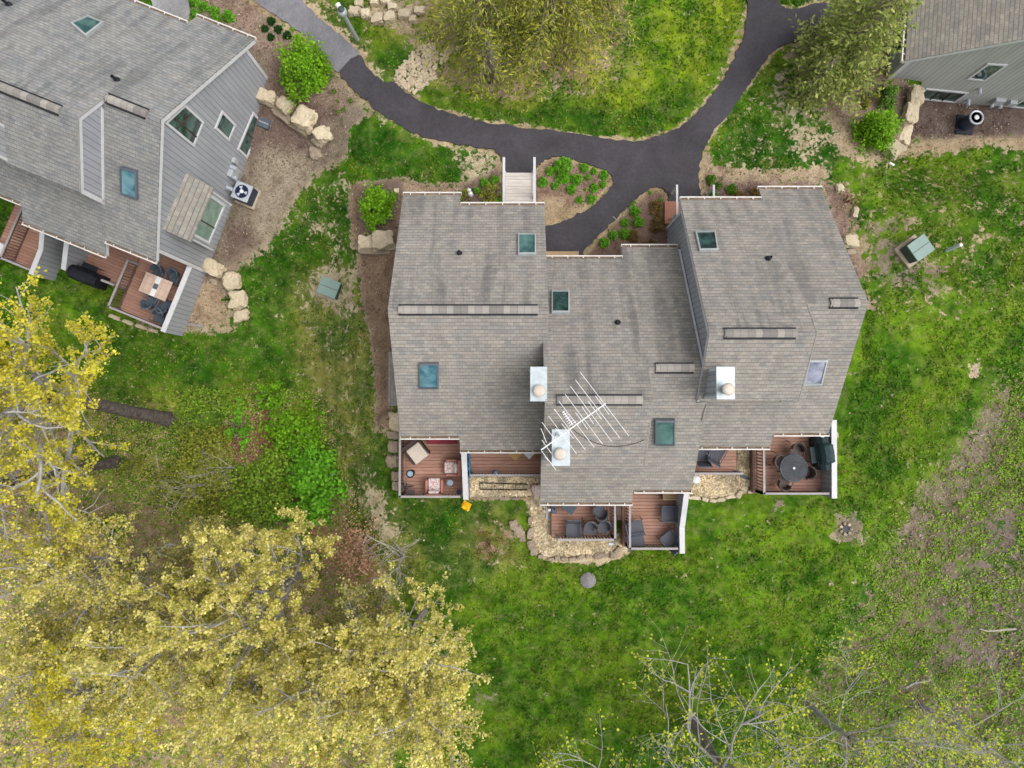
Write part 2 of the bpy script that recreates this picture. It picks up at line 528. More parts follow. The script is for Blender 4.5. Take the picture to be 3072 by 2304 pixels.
def asphalt(key, col, spk, wear):
    t = NT(key)
    c = t.mix(1.0, col, t.ramp(t.noise(0.6, 7, 0.65, dist=.6), [(0.3, 0.74), (0.7, 1.4)]), 'MULTIPLY')
    g = t.noise(55, 3, 0.8)
    c = t.mix(t.ramp(g, [(0.5, 0.0), (0.72, wear)]), c, spk)
    c = t.mix(1.0, c, t.ramp(t.noise(9, 6, 0.7), [(0.3, 0.8), (0.7, 1.15)]), 'MULTIPLY')
    t.bump(g, 0.35, 0.008)
    t.done(key, c, 0.85, 0, 0.25)
asphalt("asphalt_new", (0.050, 0.046, 0.054), (0.14, 0.125, 0.13), 0.5)
asphalt("asphalt_old", (0.175, 0.172, 0.188), (0.33, 0.32, 0.33), 0.7)
asphalt("concrete_walk", (0.27, 0.268, 0.275), (0.36, 0.35, 0.35), 0.5)

# foliage
leaf("leaf_yellow", [(0.68, 0.58, 0.04), (0.78, 0.69, 0.09), (0.58, 0.52, 0.03), (0.80, 0.74, 0.18), (0.44, 0.45, 0.03)], 0.38)
leaf("leaf_cream", [(0.78, 0.69, 0.23), (0.86, 0.79, 0.38), (0.68, 0.60, 0.14), (0.75, 0.62, 0.22), (0.54, 0.52, 0.09), (0.42, 0.44, 0.06)], 0.38)
leaf("leaf_bronze", [(0.58, 0.52, 0.16), (0.68, 0.60, 0.25), (0.42, 0.42, 0.08), (0.50, 0.40, 0.20), (0.3, 0.32, 0.06)], 0.3)
leaf("leaf_bud", [(0.55, 0.62, 0.04), (0.66, 0.70, 0.07), (0.44, 0.48, 0.03)], 0.35)
leaf("leaf_weed", [(0.24, 0.42, 0.035), (0.32, 0.50, 0.05), (0.16, 0.30, 0.03), (0.34, 0.42, 0.07)], 0.35)
leaf("leaf_rust", [(0.58, 0.33, 0.22), (0.66, 0.42, 0.30), (0.46, 0.25, 0.16), (0.5, 0.38, 0.2)], 0.25)
leaf("leaf_lime", [(0.16, 0.36, 0.01), (0.22, 0.45, 0.02), (0.10, 0.26, 0.01), (0.27, 0.5, 0.03)], 0.3)
leaf("leaf_bright", [(0.15, 0.42, 0.022), (0.21, 0.52, 0.035), (0.09, 0.29, 0.015), (0.26, 0.54, 0.05)], 0.35)
leaf("leaf_mid", [(0.13, 0.27, 0.03), (0.18, 0.34, 0.04), (0.09, 0.19, 0.02)], 0.3)
leaf("leaf_dark", [(0.02, 0.075, 0.012), (0.035, 0.11, 0.018), (0.015, 0.05, 0.01)], 0.2)
leaf("leaf_olive", [(0.33, 0.36, 0.045), (0.43, 0.45, 0.06), (0.23, 0.26, 0.04)], 0.35)
leaf("leaf_russet", [(0.20, 0.12, 0.03), (0.27, 0.16, 0.05), (0.14, 0.12, 0.025)], 0.25)
leaf("needle_larch", [(0.38, 0.39, 0.055), (0.50, 0.48, 0.075), (0.25, 0.29, 0.04), (0.14, 0.18, 0.03)], 0.2)
leaf("needle_olive", [(0.24, 0.31, 0.06), (0.33, 0.39, 0.085), (0.16, 0.22, 0.04), (0.46, 0.48, 0.15)], 0.2)
leaf("dry_leaf", [(0.44, 0.28, 0.16), (0.52, 0.35, 0.21), (0.33, 0.21, 0.12), (0.56, 0.42, 0.28)], 0.1)
leaf("chip_grey", [(0.27, 0.21, 0.16), (0.21, 0.165, 0.12), (0.36, 0.29, 0.22), (0.26, 0.18, 0.12)], 0.0)
leaf("mulch_chip", [(0.13, 0.085, 0.065), (0.20, 0.14, 0.105), (0.30, 0.22, 0.16), (0.09, 0.06, 0.05), (0.42, 0.33, 0.24)], 0.0)
leaf("chip", [(0.62, 0.50, 0.32), (0.72, 0.61, 0.41), (0.48, 0.37, 0.22), (0.80, 0.70, 0.52)], 0.0)

def mottle(t, c):
    """lush and thin patches of turf, the same pattern for the soil sheet and for the blades on it"""
    n_a = t.noise(0.5, 5, 0.6); n_b = t.noise(2.0, 6, 0.68)
    c = t.mix(t.ramp(n_a, [(0.40, 0.0), (0.60, 1.0)]), t.mix(1.0, c, (0.50, 0.72, 0.55), 'MULTIPLY'), t.mix(1.0, c, (1.36, 1.14, 1.1), 'MULTIPLY'))
    c = t.mix(1.0, c, t.ramp(n_b, [(0.33, 0.55), (0.67, 1.36)]), 'MULTIPLY')
    return c

def blade_mat():
    t = NT("grass_blade")
    c = t.ramp(t.island(), [(0.1, (0.050, 0.143, 0.005)), (0.3, (0.080, 0.178, 0.007)), (0.5, (0.034, 0.096, 0.004)), (0.72, (0.115, 0.19, 0.012)), (0.92, (0.19, 0.20, 0.06))])
    t.done("grass_blade", mottle(t, c), 0.8, 0, 0.1)
blade_mat()

def ground_mat():
    t = NT("ground")
    def attr(n):
        x = t.new("ShaderNodeAttribute"); x.attribute_name = n; return x
    soil = attr("soil").outputs["Color"]; grass = attr("grass").outputs["Color"]; cover = attr("cover").outputs["Fac"]
    n1 = t.noise(1.6, 8, 0.68); n2 = t.noise(9, 5, 0.65); n3 = t.noise(0.32, 4, 0.55)
    n4 = t.noise(4.2, 5, 0.62, dist=0.6)
    k = t.math('ADD', t.math('MULTIPLY', t.math('SUBTRACT', n1, 0.5), 1.5), t.math('MULTIPLY', t.math('SUBTRACT', n2, 0.5), 0.9))
    k = t.math('ADD', k, t.math('MULTIPLY', t.math('SUBTRACT', n4, 0.5), 1.9))
    mask = t.math('ADD', t.math('MULTIPLY', t.math('ADD', t.math('SUBTRACT', cover, 0.5), k), 5.0), 0.5, True)
    fine = t.noise(34, 5, 0.75)
    med = t.noise(5.5, 6, 0.7)
    g = t.mix(1.0, grass, t.ramp(fine, [(0.28, 0.5), (0.5, 1.0), (0.72, 1.6)]), 'MULTIPLY')
    g = mottle(t, g)
    dry = t.math('MULTIPLY', t.ramp(t.noise(2.6, 7, 0.7), [(0.48, 0.0), (0.72, 0.65)]), t.ramp(fine, [(0.4, 0.2), (0.65, 1.0)]))
    g = t.mix(dry, g, (0.34, 0.31, 0.12))
    s = t.mix(1.0, soil, t.ramp(t.noise(18, 7, 0.78), [(0.30, 0.38), (0.5, 0.97), (0.72, 1.6)]), 'MULTIPLY')
    s = t.mix(1.0, s, t.ramp(t.noise(1.5, 8, 0.75, dist=0.5), [(0.34, (0.52, 0.47, 0.45)), (0.5, (0.95, 0.94, 0.93)), (0.68, (1.2, 1.22, 1.24))]), 'MULTIPLY')
    c = t.mix(mask, s, g)
    t.bump(t.math('ADD', fine, t.math('MULTIPLY', med, 1.5)), 0.55, 0.06)
    t.done("ground", c, 0.95, 0, 0.1)
ground_mat()
# ------------------------------------------------------------------ ground
PATH = [(1078,167),(1110,214),(1150,245),(1181,251),(1230,285),(1290,322),(1350,341),(1425,361),(1514,377),(1620,389),(1716,402),(1829,418),(1915,424),(1974,409),(2037,382),(2087,341),(2132,289),(2168,240),(2196,185),(2226,121),(2238,59),(2240,0),(2240,-60),
        (2325,-60),(2333,0),(2345,18),(2363,28),(2400,26),(2470,10),(2520,40),(2490,95),(2432,114),(2392,124),(2343,140),(2306,167),(2268,221),(2236,271),(2196,330),(2150,384),(2123,425),(2105,466),(2096,524),(2101,574),(2118,620),(2110,645),(2016,645),(2006,601),(2000,578),(1983,563),(1958,564),(1929,581),(1897,605),(1866,637),(1829,676),(1789,714),(1755,748),(1735,775),
        (1620,775),(1626,680),(1640,677),(1680,667),(1717,652),(1762,628),(1793,605),(1825,574),(1837,546),(1828,521),(1798,505),(1750,488),(1703,476),(1658,471),(1626,488),(1606,514),(1602,530),(1516,530),(1509,490),(1497,464),(1477,451),(1424,444),(1351,429),(1280,414),(1235,398),(1178,364),(1121,323),(1075,281),(1047,256),(1020,217)]
OLD = [(1020,217),(971,167),(926,118),(876,81),(808,36),(763,0),(720,-40),(880,-40),(906,0),(960,55),(1012,97),(1042,126),(1078,167)]
WALK = [(455,-30),(459,20),(460,75),(505,84),(558,68),(571,44),(566,0),(560,-30)]

def smooth(poly, n=4, closed=True):
    out = []
    m = len(poly)
    for i in range(m):
        p0, p1, p2, p3 = (np.array(poly[(i + k - 1) % m], float) for k in range(4))
        sharp = np.linalg.norm(p2 - p1) < 12
        for k in range(n):
            t = k / n
            if k and sharp: continue
            q = 0.5 * ((2 * p1) + (-p0 + p2) * t + (2 * p0 - 5 * p1 + 4 * p2 - p3) * t * t + (-p0 + 3 * p1 - 3 * p2 + p3) * t ** 3)
            out.append(tuple(q))
    return out

def pdist(X, Y, poly):
    """signed distance to a polygon, positive inside"""
    P = np.array(poly, float)
    d = np.full(X.shape, 1e9); inside = np.zeros(X.shape, bool)
    for i in range(len(P)):
        a, b = P[i], P[(i + 1) % len(P)]
        e = b - a
        t = np.clip(((X - a[0]) * e[0] + (Y - a[1]) * e[1]) / (e @ e + 1e-9), 0, 1)
        d = np.minimum(d, np.hypot(X - a[0] - t * e[0], Y - a[1] - t * e[1]))
        if a[1] != b[1]:
            c = ((a[1] > Y) != (b[1] > Y)) & (X < (b[0] - a[0]) * (Y - a[1]) / (b[1] - a[1]) + a[0])
            inside ^= c
    return np.where(inside, d, -d)

rngG = np.random.default_rng(5)
def vnoise(X, Y, s, seed):
    r = np.random.default_rng(seed).random((256, 256))
    x = X / s + 100; y = Y / s + 100
    i = np.floor(x).astype(int); j = np.floor(y).astype(int)
    u = x - i; v = y - j
    u = u * u * (3 - 2 * u); v = v * v * (3 - 2 * v)
    g = lambda a, b: r[a % 256, b % 256]
    return (g(i, j) * (1 - u) + g(i + 1, j) * u) * (1 - v) + (g(i, j + 1) * (1 - u) + g(i + 1, j + 1) * u) * v
def fbm(X, Y, s, seed):
    return sum(vnoise(X, Y, s / 2 ** k, seed + k) * 0.5 ** (k + 1) for k in range(4)) / 0.9375

TAN = (0.25, 0.203, 0.152); PALE = (0.50, 0.42, 0.28); MUL = (0.185, 0.13, 0.108); MULT = (0.30, 0.22, 0.165); STRAW = (0.54, 0.44, 0.28)
LIT = (0.38, 0.28, 0.19); RED = (0.56, 0.31, 0.20); SCRUB = (0.18, 0.145, 0.095); GREYB = (0.215, 0.178, 0.13)
G0 = (0.076, 0.165, 0.008); GD = (0.033, 0.108, 0.006); GY = (0.14, 0.225, 0.011); GO = (0.21, 0.25, 0.045); GP = (0.13, 0.17, 0.035)
ZONES = [  # polygon in photo pixels, feather, grass cover, soil, grass colour
    ([(1000,-100),(2240,-100),(2240,60),(2150,260),(2000,400),(1900,420),(1500,370),(1250,290),(1100,180)], 40, .93, PALE, GY),
    ([(1160,-80),(1900,-80),(1880,200),(1780,290),(1600,300),(1400,300),(1200,260)], 60, .50, LIT, GO),
    ([(1240,270),(1500,310),(1900,330),(2080,250),(2100,310),(1960,405),(1800,412),(1500,370),(1300,320)], 40, .96, PALE, GD),
    ([(1080,150),(1180,120),(1300,160),(1280,290),(1160,240)], 30, .9, PALE, GD),
    ([(1100,10),(1240,10),(1240,75),(1100,70)], 20, .15, PALE, GP),
    ([(950,-60),(1010,20),(1080,120),(1200,260),(1180,250),(1080,170),(900,0)], 18, .65, PALE, GP),
    # ground east of the left house
    ([(570,-40),(760,-40),(870,70),(1010,205),(1080,290),(1120,330),(1080,400),(1040,480),(980,520),(930,560),(850,640),(820,760),(790,830),(795,900),(760,960),(700,1005),(560,1010),(400,980),(500,700),(640,300)], 26, .02, TAN, GD),
    ([(570,-40),(740,-40),(830,60),(960,170),(1010,240),(1040,300),(1000,350),(920,320),(830,240),(780,160),(690,60)], 30, .02, MULT, GD),
    ([(800,150),(900,270),(1000,350),(960,400),(860,330),(800,270)], 24, .02, MUL, GD),
    ([(790,320),(860,350),(930,420),(900,470),(800,420),(720,480),(690,560),(650,640),(620,760),(640,810),(600,840),(560,760),(700,420),(760,330)], 26, .02, MUL, GD),
    ([(780,440),(900,480),(950,540),(840,620),(800,720),(770,690),(760,560)], 30, .02, (0.33,0.275,0.205), GD),
    ([(690,690),(760,700),(770,800),(720,840),(670,800)], 24, .02, MUL, GD),
    ([(560,850),(640,830),(700,900),(740,990),(640,1005),(560,960)], 20, .05, (0.40,0.30,0.20), GD),
    ([(1040,400),(1100,350),(1200,410),(1350,440),(1480,465),(1500,520),(1400,540),(1250,550),(1120,545),(1060,480)], 18, .93, PALE, GD),
    ([(1360,440),(1490,465),(1505,530),(1400,545),(1380,500)], 26, .38, PALE, GD),
    ([(960,540),(1040,480),(1080,560),(1060,680),(1090,820),(1020,900),(850,820),(830,700)], 40, .66, PALE, GD),
    ([(700,830),(870,700),(960,760),(1090,900),(1130,1200),(1000,1240),(800,1150),(300,1180),(200,1000),(400,980),(700,1010)], 60, .93, PALE, GD),
    ([(880,850),(1100,900),(1150,1300),(1150,1500),(1050,1560),(1000,1350),(900,1080)], 50, .74, PALE, (0.17, 0.20, 0.05)),
    ([(930,800),(1060,790),(1070,930),(940,920)], 30, .35, PALE, GP),
    # beds round the middle house
    ([(1050,550),(1120,548),(1260,552),(1400,552),(1480,520),(1512,470),(1512,640),(1220,640),(1190,1000),(1185,1290),(1130,1290),(1130,1120),(1080,860),(1050,700)], 18, .03, (0.30,0.205,0.145), GD),
    ([(1120,540),(1400,545),(1512,500),(1512,620),(1380,625),(1210,590),(1195,690),(1080,700),(1080,580)], 18, .02, MUL, GD),
    ([(1200,552),(1390,556),(1380,585),(1210,582)], 14, .02, (0.38,0.285,0.19), GD),
    ([(1110,800),(1190,780),(1190,1200),(1150,1240),(1130,1050),(1100,900)], 22, .04, (0.27,0.185,0.125), GD),
    ([(1596,478),(1658,468),(1840,515),(1840,560),(1720,655),(1600,690)], 8, .0, (0.285,0.195,0.145), GD),
    ([(1620,600),(1700,590),(1740,640),(1640,672)], 20, .0, (0.40,0.30,0.19), GD),
    ([(1740,780),(1870,637),(1958,562),(2000,575),(2020,660),(2020,780)], 8, .0, (0.235,0.155,0.12), GD),
    ([(2096,470),(2130,440),(2160,500),(2300,525),(2480,540),(2620,600),(2640,830),(2560,830),(2460,560),(2290,640),(2110,620)], 16, .03, MULT, GD),
    ([(2110,540),(2300,545),(2300,640),(2110,620)], 14, .02, MUL, GD),
    ([(2480,560),(2560,570),(2590,700),(2570,860),(2640,930),(2600,920),(2540,800)], 20, .04, (0.22,0.145,0.125), GD),
    ([(2130,440),(2200,340),(2330,200),(2440,230),(2520,330),(2560,460),(2500,520),(2300,515),(2140,510)], 20, .76, PALE, GD),
    ([(2330,230),(2440,280),(2500,420),(2420,470),(2350,380)], 40, .42, PALE, GD),
    ([(2140,490),(2300,505),(2480,500),(2480,535),(2300,530),(2150,525)], 16, .08, (0.40,0.30,0.2), GD),
    ([(2330,150),(2480,110),(2700,160),(2720,260),(2700,470),(2600,500),(2520,420),(2480,330),(2400,230)], 22, .03, MULT, GD),
    ([(2500,330),(2560,430),(2640,480),(2600,510),(2520,470)], 20, .08, (0.42,0.32,0.21), GD),
    ([(2690,250),(3100,300),(3100,420),(2900,420),(2760,410),(2700,460)], 20, .02, (0.155,0.115,0.10), GD),
    ([(2660,480),(2760,415),(2900,415),(3100,410),(3100,450),(2900,450),(2760,470)], 20, .1, (0.41,0.31,0.2), GD),
    ([(2520,480),(2700,470),(3100,450),(3100,900),(2900,940),(2760,980),(2640,900),(2560,700)], 60, .72, (0.44,0.345,0.22), G0),
    ([(2600,680),(2720,640),(2780,800),(2860,790),(2840,860),(2700,880),(2620,860)], 40, .5, TAN, G0),
    # south lawn tints
    ([(1050,1490),(1500,1500),(1560,1700),(1400,1740),(1150,1760),(1080,1650)], 50, .86, PALE, GP),
    ([(1090,1450),(1150,1480),(1200,1620),(1140,1640)], 30, .25, PALE, GP),
    ([(1240,1520),(1400,1500),(1380,1620),(1280,1640)], 40, .98, PALE, GD),
    ([(1410,1560),(1540,1580),(1530,1690),(1420,1680)], 30, .55, (0.33,0.24,0.15), GP),
    ([(1400,1428),(1640,1425),(1635,1500),(1400,1500)], 8, .0, (0.42,0.31,0.165), GP),
    ([(1580,1500),(1660,1480),(1680,1600),(1880,1600),(1890,1660),(1800,1690),(1640,1685),(1590,1640)], 10, .0, STRAW, GP),
    ([(2060,1340),(2270,1340),(2265,1470),(2200,1490),(2140,1505),(2050,1480)], 8, .0, (0.44,0.33,0.185), GP),
    ([(2500,1540),(2570,1545),(2600,1600),(2550,1640),(2500,1620)], 26, .15, GREYB, G0),
    ([(2905,1090),(2940,1095),(2935,1135),(2900,1130)], 10, .05, PALE, G0),
    ([(2320,1500),(2350,1500),(2345,1535),(2315,1530)], 14, .35, TAN, G0),
    ([(1420,2040),(1500,2050),(1490,2120),(1400,2110)], 40, .6, TAN, G0),
    # wood floor and the rough bank
    ([(-300,1180),(450,1220),(700,1260),(800,1180),(900,1190),(990,1320),(1040,1480),(1060,1560),(1150,1700),(1200,1820),(1150,2000),(1180,2600),(-600,2600),(-600,1200)], 50, .40, LIT, GO),
    ([(200,1230),(560,1180),(800,1200),(960,1250),(1000,1450),(900,1540),(600,1560),(250,1450)], 70, .85, LIT, (0.17, 0.24, 0.03)),
    ([(930,1560),(1040,1570),(1110,1640),(1160,1730),(1060,1770),(980,1690)], 24, .06, RED, GO),
    ([(60,1590),(290,1560),(310,1700),(160,1780),(60,1720)], 40, .1, RED, GO),
    ([(720,1240),(840,1220),(880,1330),(720,1400),(680,1330)], 30, .15, (0.27,0.13,0.085), GO),
    ([(3300,1080),(2990,1180),(2850,1400),(2720,1540),(2640,1680),(2560,1850),(2470,2000),(2400,2120),(2330,2600),(3400,2600)], 90, .48, SCRUB, (0.105,0.185,0.025)),
    ([(3000,1160),(2900,1330),(2780,1470),(2690,1640),(2640,1720),(2720,1720),(2850,1520),(2960,1350),(3060,1220)], 60, .22, GREYB, (0.1,0.17,0.03)),
    ([(2850,1560),(3100,1500),(3100,2000),(2800,2100)], 90, .42, (0.20,0.155,0.135), (0.085,0.16,0.03)),
]

def make_ground():
    xs = np.concatenate([[-400, -150, -70, -40, -32], np.arange(-27, 27.01, 0.13), [32, 40, 70, 150, 400]])
    ys = np.concatenate([[-400, -150, -70, -40, -29], np.arange(-23, 25.01, 0.13), [30, 40, 70, 150, 400]])
    X, Y = np.meshgrid(xs, ys)
    Z = ground_z(X, Y) + (fbm(X, Y, 3.0, 40) - 0.5) * 0.10 + (fbm(X, Y, 0.6, 50) - 0.5) * 0.05
    # project to photo pixels
    c, s = math.cos(TILT), math.sin(TILT)
    dz = ground_z(X, Y) - H
    depth = -dz * c + Y * s
    PX = 1536 + F * X / np.maximum(depth, 1)
    PY = 1152 - F * (Y * c + dz * s) / np.maximum(depth, 1)
    wx = (fbm(X, Y, 1.6, 7) - 0.5) * 60; wy = (fbm(X, Y, 1.6, 17) - 0.5) * 60
    cover = np.full(X.shape, 0.95); soil = np.zeros(X.shape + (3,)) + np.array(PALE); grass = np.zeros(X.shape + (3,)) + np.array(G0)
    for poly, fe, cv, so, gr in ZONES:
        P = np.array(poly)
        k = min(1.0, fe / 30)
        m = (PX > P[:, 0].min() - 120) & (PX < P[:, 0].max() + 120) & (PY > P[:, 1].min() - 120) & (PY < P[:, 1].max() + 120)
        d = pdist(PX[m] + wx[m] * k, PY[m] + wy[m] * k, poly)
        w = sst(-fe, fe, d)
        cover[m] = cover[m] * (1 - w) + cv * w
        for a, b in ((soil, so), (grass, gr)):
            a[m] = a[m] * (1 - w[:, None]) + np.array(b) * w[:, None]
    # bare worn strip along the edges of the asphalt
    for poly in (PATH, OLD):
        d = pdist(PX, PY, poly)
        w = sst(-25, -6, d + wx * 0.5 - 2) * 0.82 * np.clip(0.35 + 1.1 * fbm(X, Y, 2.5, 33), 0, 1)
        edge = np.array((0.43, 0.33, 0.19))
        cover[:] = cover * (1 - w) + 0.12 * w
        soil[:] = soil * (1 - w[..., None]) + edge * w[..., None]
    lum = 0.75 + 0.5 * fbm(X, Y, 3.2, 90)
    grass *= lum[..., None]
    ny, nx = X.shape
    V = np.stack([X, Y, Z], -1).reshape(-1, 3)
    i = np.arange(nx - 1)[None, :] + np.arange(ny - 1)[:, None] * nx
    Fq = np.stack([i, i + 1, i + 1 + nx, i + nx], -1).reshape(-1, 4)
    me = bpy.data.meshes.new("ground")
    me.vertices.add(len(V)); me.vertices.foreach_set("co", V.astype(np.float32).ravel())
    me.loops.add(Fq.size); me.loops.foreach_set("vertex_index", Fq.astype(np.int32).ravel())
    me.polygons.add(len(Fq)); me.polygons.foreach_set("loop_start", np.arange(0, Fq.size, 4, dtype=np.int32))
    me.update(calc_edges=True)
    me.polygons.foreach_set("use_smooth", np.ones(len(Fq), bool))
    for nme, arr in (("soil", soil), ("grass", grass)):
        a = me.attributes.new(nme, 'FLOAT_COLOR', 'POINT')
        a.data.foreach_set("color", np.concatenate([arr.reshape(-1, 3), np.ones((len(V), 1))], 1).astype(np.float32).ravel())
    a = me.attributes.new("cover", 'FLOAT', 'POINT'); a.data.foreach_set("value", cover.astype(np.float32).ravel())
    me.materials.append(M["ground"])
    o = bpy.data.objects.new("ground", me); COL.objects.link(o)
    tag(o, kind="structure")
    return X, Y, PX, PY, cover
GX, GY_, GPX, GPY, GCOV = make_ground()

def sheet(name, poly, mat, lift, jit=0.05, seed=3):
    """a paved sheet that follows the terrain, with a slightly ragged edge and a real side"""
    rnd = random.Random(seed)
    pts = [G(p[0], p[1]) for p in smooth(poly, 5)]
    fine = []
    for a, b in zip(pts, pts[1:] + pts[:1]):
        n = max(1, int((b - a).length / 0.22))
        for k in range(n):
            q = a.lerp(b, k / n)
            fine.append(Vector((q.x + rnd.uniform(-jit, jit), q.y + rnd.uniform(-jit, jit))))
    nb = len(fine)
    P = np.array([(p.x, p.y) for p in fine])
    gx, gy = np.meshgrid(np.arange(P[:, 0].min(), P[:, 0].max(), 0.4), np.arange(P[:, 1].min(), P[:, 1].max(), 0.4))
    d = pdist(gx.ravel(), gy.ravel(), P)
    inner = [Vector((a, b)) for a, b, k in zip(gx.ravel(), gy.ravel(), d) if k > 0.2]
    v, e, f, *_ = delaunay_2d_cdt(fine + inner, [(i, (i + 1) % nb) for i in range(nb)], [list(range(nb))], 1, 1e-5)
    mb = MB()
    top = [(p.x, p.y, float(ground_z(p.x, p.y)) + lift) for p in v]
    mb.add(top, [tuple(q) for q in f])
    base = [(p.x, p.y, float(ground_z(p.x, p.y)) + lift) for p in fine] + [(p.x, p.y, float(ground_z(p.x, p.y)) - 0.15) for p in fine]
    mb.add(base, [(i, i + nb, (i + 1) % nb + nb, (i + 1) % nb) for i in range(nb)])
    return tag(mb.build(name, mat), kind="structure")
sheet("asphalt_path", PATH, "asphalt_new", 0.075)
sheet("old_asphalt_path", OLD, "asphalt_old", 0.062, 0.04, 4)
sheet("concrete_walk", WALK, "concrete_walk", 0.07, 0.02, 5)

# ------------------------------------------------------------------ house parts (house frames: x along the ridge, y to the garden front's back, z up)
def frame_ray(root, px, py):
    mi = root.matrix_basis.inverted()
    return mi @ Vector((0, 0, H)), mi.to_3x3() @ ray(px, py)
def on_plane(root, px, py, p, n):
    o, d = frame_ray(root, px, py)
    t = (Vector(p) - o).dot(n) / d.dot(n)
    return o + d * t

def roof(parent, x0, x1, prof, mat="shingle", th=0.05, rakes=(True, True), name="roof"):
    top = prof; bot = [(y, z - th) for y, z in prof][::-1]
    r = MB().yz(top + bot, x0, x1).build(name, mat, parent)
    for s, on in zip((-1, 1), rakes):
        if not on: continue
        xx = x0 if s < 0 else x1
        a, b = (xx - 0.004, xx + 0.03) if s < 0 else (xx - 0.03, xx + 0.004)
        tp = [(y, z - th - 0.002) for y, z in prof]; bt = [(y, z - 0.25) for y, z in prof][::-1]
        MB().yz(tp + bt, a, b).build("rake_trim", "white_trim", parent)
    return r

def wall(parent, x0, x1, prof, zb, name="wall", mat="siding"):
    poly = [(prof[0][0], zb)] + list(prof) + [(prof[-1][0], zb)]
    return MB().yz(poly, x0, x1).build(name, mat, parent)

def gutter(parent, x0, x1, y, z, s, along='x'):
    """s = +1: hangs on the north eave, -1: on the south eave"""
    def bx(m, a0, a1, b0, b1, z0, z1):
        return m.box(a0, a1, b0, b1, z0, z1) if along == 'x' else m.box(b0, b1, a0, a1, z0, z1)
    m = MB()
    w = 0.115
    bx(m, x0, x1, y + s * 0.01, y + s * w, z - 0.12, z - 0.11)
    bx(m, x0, x1, y + s * (w - 0.042), y + s * (w + 0.004), z - 0.109, z + 0.012)
    bx(m, x0 - 0.012, x0 - 0.001, y + s * 0.008, y + s * (w + 0.004), z - 0.121, z + 0.008)
    bx(m, x1 + 0.001, x1 + 0.012, y + s * 0.008, y + s * (w + 0.004), z - 0.121, z + 0.008)
    n = max(2, int((x1 - x0) / 0.55))
    for i in range(n):
        c = x0 + (i + 0.5) * (x1 - x0) / n
        bx(m, c - 0.02, c + 0.02, y + s * 0.012, y + s * (w - 0.044), z - 0.004, z + 0.008)
    g = m.build("gutter", "gutter_white", parent)
    d = MB(); bx(d, x0 + 0.01, x1 - 0.01, y + s * 0.015, y + s * (w - 0.044), z - 0.105, z - 0.05)
    d.build("leaf_debris", "debris", g)
    return g

def ridge_vent(parent, x0, x1, y, z):
    """capped ridge vent: shingled cap strip with two black vent edges"""
    m = MB()
    w, s = 0.135, 0.6
    m.yz([(y - w, z - w * s + 0.055), (y - 0.04, z + 0.045), (y, z + 0.06), (y + 0.04, z + 0.045), (y + w, z - w * s + 0.055), (y + w, z - w * s - 0.02), (y, z + 0.0), (y - w, z - w * s - 0.02)], x0, x1)
    o = m.build("ridge_vent", "ridge_cap", parent)
    e = MB()
    for q in (-1, 1):
        yy = y + q * (w + 0.028)
        e.box(x0, x1 - 0.03, yy - 0.026, yy + 0.026, z - w * s - 0.09, z - w * s + 0.05)
    e.box(x0 + 0.05, x0 + 0.065, y - w, y + w, z - w * s, z - 0.01 + 0.012)
    e.build("vent_edge", "dark_line", o)
    return o

def skylight(parent, corners, mat, frame="curb_metal", h=0.10, label=None, cap=True):
    """corners: 4 points on the roof plane, anticlockwise seen from above"""
    c = [Vector(p) for p in corners]
    n = (c[1] - c[0]).cross(c[3] - c[0]).normalized()
    if n.z < 0: n = -n
    ctr = sum(c, Vector()) / 4
    def inset(k, up): return [ctr + (p - ctr) * k + n * up for p in c]
    d = (c[0] - ctr).length
    k = 1 - 0.09 / d
    o0, o1, i1, i0 = inset(1, -0.1), inset(1, h), inset(k, h + 0.01), inset(k, h - 0.035)
    m = MB()
    v = o0 + o1 + i1 + i0
    f = []
    for q in (0, 4, 8):
        for i in range(4):
            j = (i + 1) % 4
            f.append((q + i, q + j, q + 4 + j, q + 4 + i))
    m.add(v, f)
    o = m.build("skylight", frame, parent)
    if label: o["label"] = label
    g = MB().add(inset(k + 0.01, h - 0.028), [(0, 1, 2, 3)]).build("pane", mat, o)
    return o

def vent_pipe(parent, p, slope):
    m = MB().lathe([(0.055, -0.1), (0.055, 0.30), (0.045, 0.30), (0.04, 0.22)], 12, p)
    o = m.build("vent_pipe", "pipe_black", parent)
    MB().lathe([(0.12, -0.06), (0.11, 0.02), (0.062, 0.10), (0.06, 0.1)], 12, p).build("pipe_boot", "pipe_black", o)
    return o

def chimney(parent, x0, x1, y0, y1, zb, zt, flue, fh, label=None):
    o = MB().box(x0 + 0.012, x1 - 0.012, y0 + 0.012, y1 - 0.012, zb, zt - 0.08).build("chimney", "siding", parent)
    if label: o["label"] = label
    t = MB()
    for a, b in ((x0, y0), (x1 - 0.09, y0), (x0, y1 - 0.09), (x1 - 0.09, y1 - 0.09)):
        t.box(a, a + 0.09, b, b + 0.09, zb, zt - 0.082)
    t.build("corner_board", "white_trim", o)
    c = MB().bev(x0 - 0.03, x1 + 0.03, y0 - 0.03, y1 + 0.03, zt - 0.08, zt, 0.012)
    c.build("chimney_cap", "galvanised", o)
    fx, fy = flue
    f = MB().lathe([(0.15, zt - 0.01), (0.15, zt + fh * 0.6), (0.17, zt + fh * 0.6), (0.17, zt + fh * 0.66), (0.15, zt + fh * 0.66), (0.15, zt + fh * 0.8)], 24, (fx, fy, 0)).build("flue", "galvanised", o, True)
    MB().lathe([(0.195, zt + fh * 0.8), (0.205, zt + fh * 0.84), (0.20, zt + fh * 0.92), (0.12, zt + fh * 0.99), (0.02, zt + fh)], 24, (fx, fy, 0)).build("flue_cap", "flue_cap", o, True)
    return o

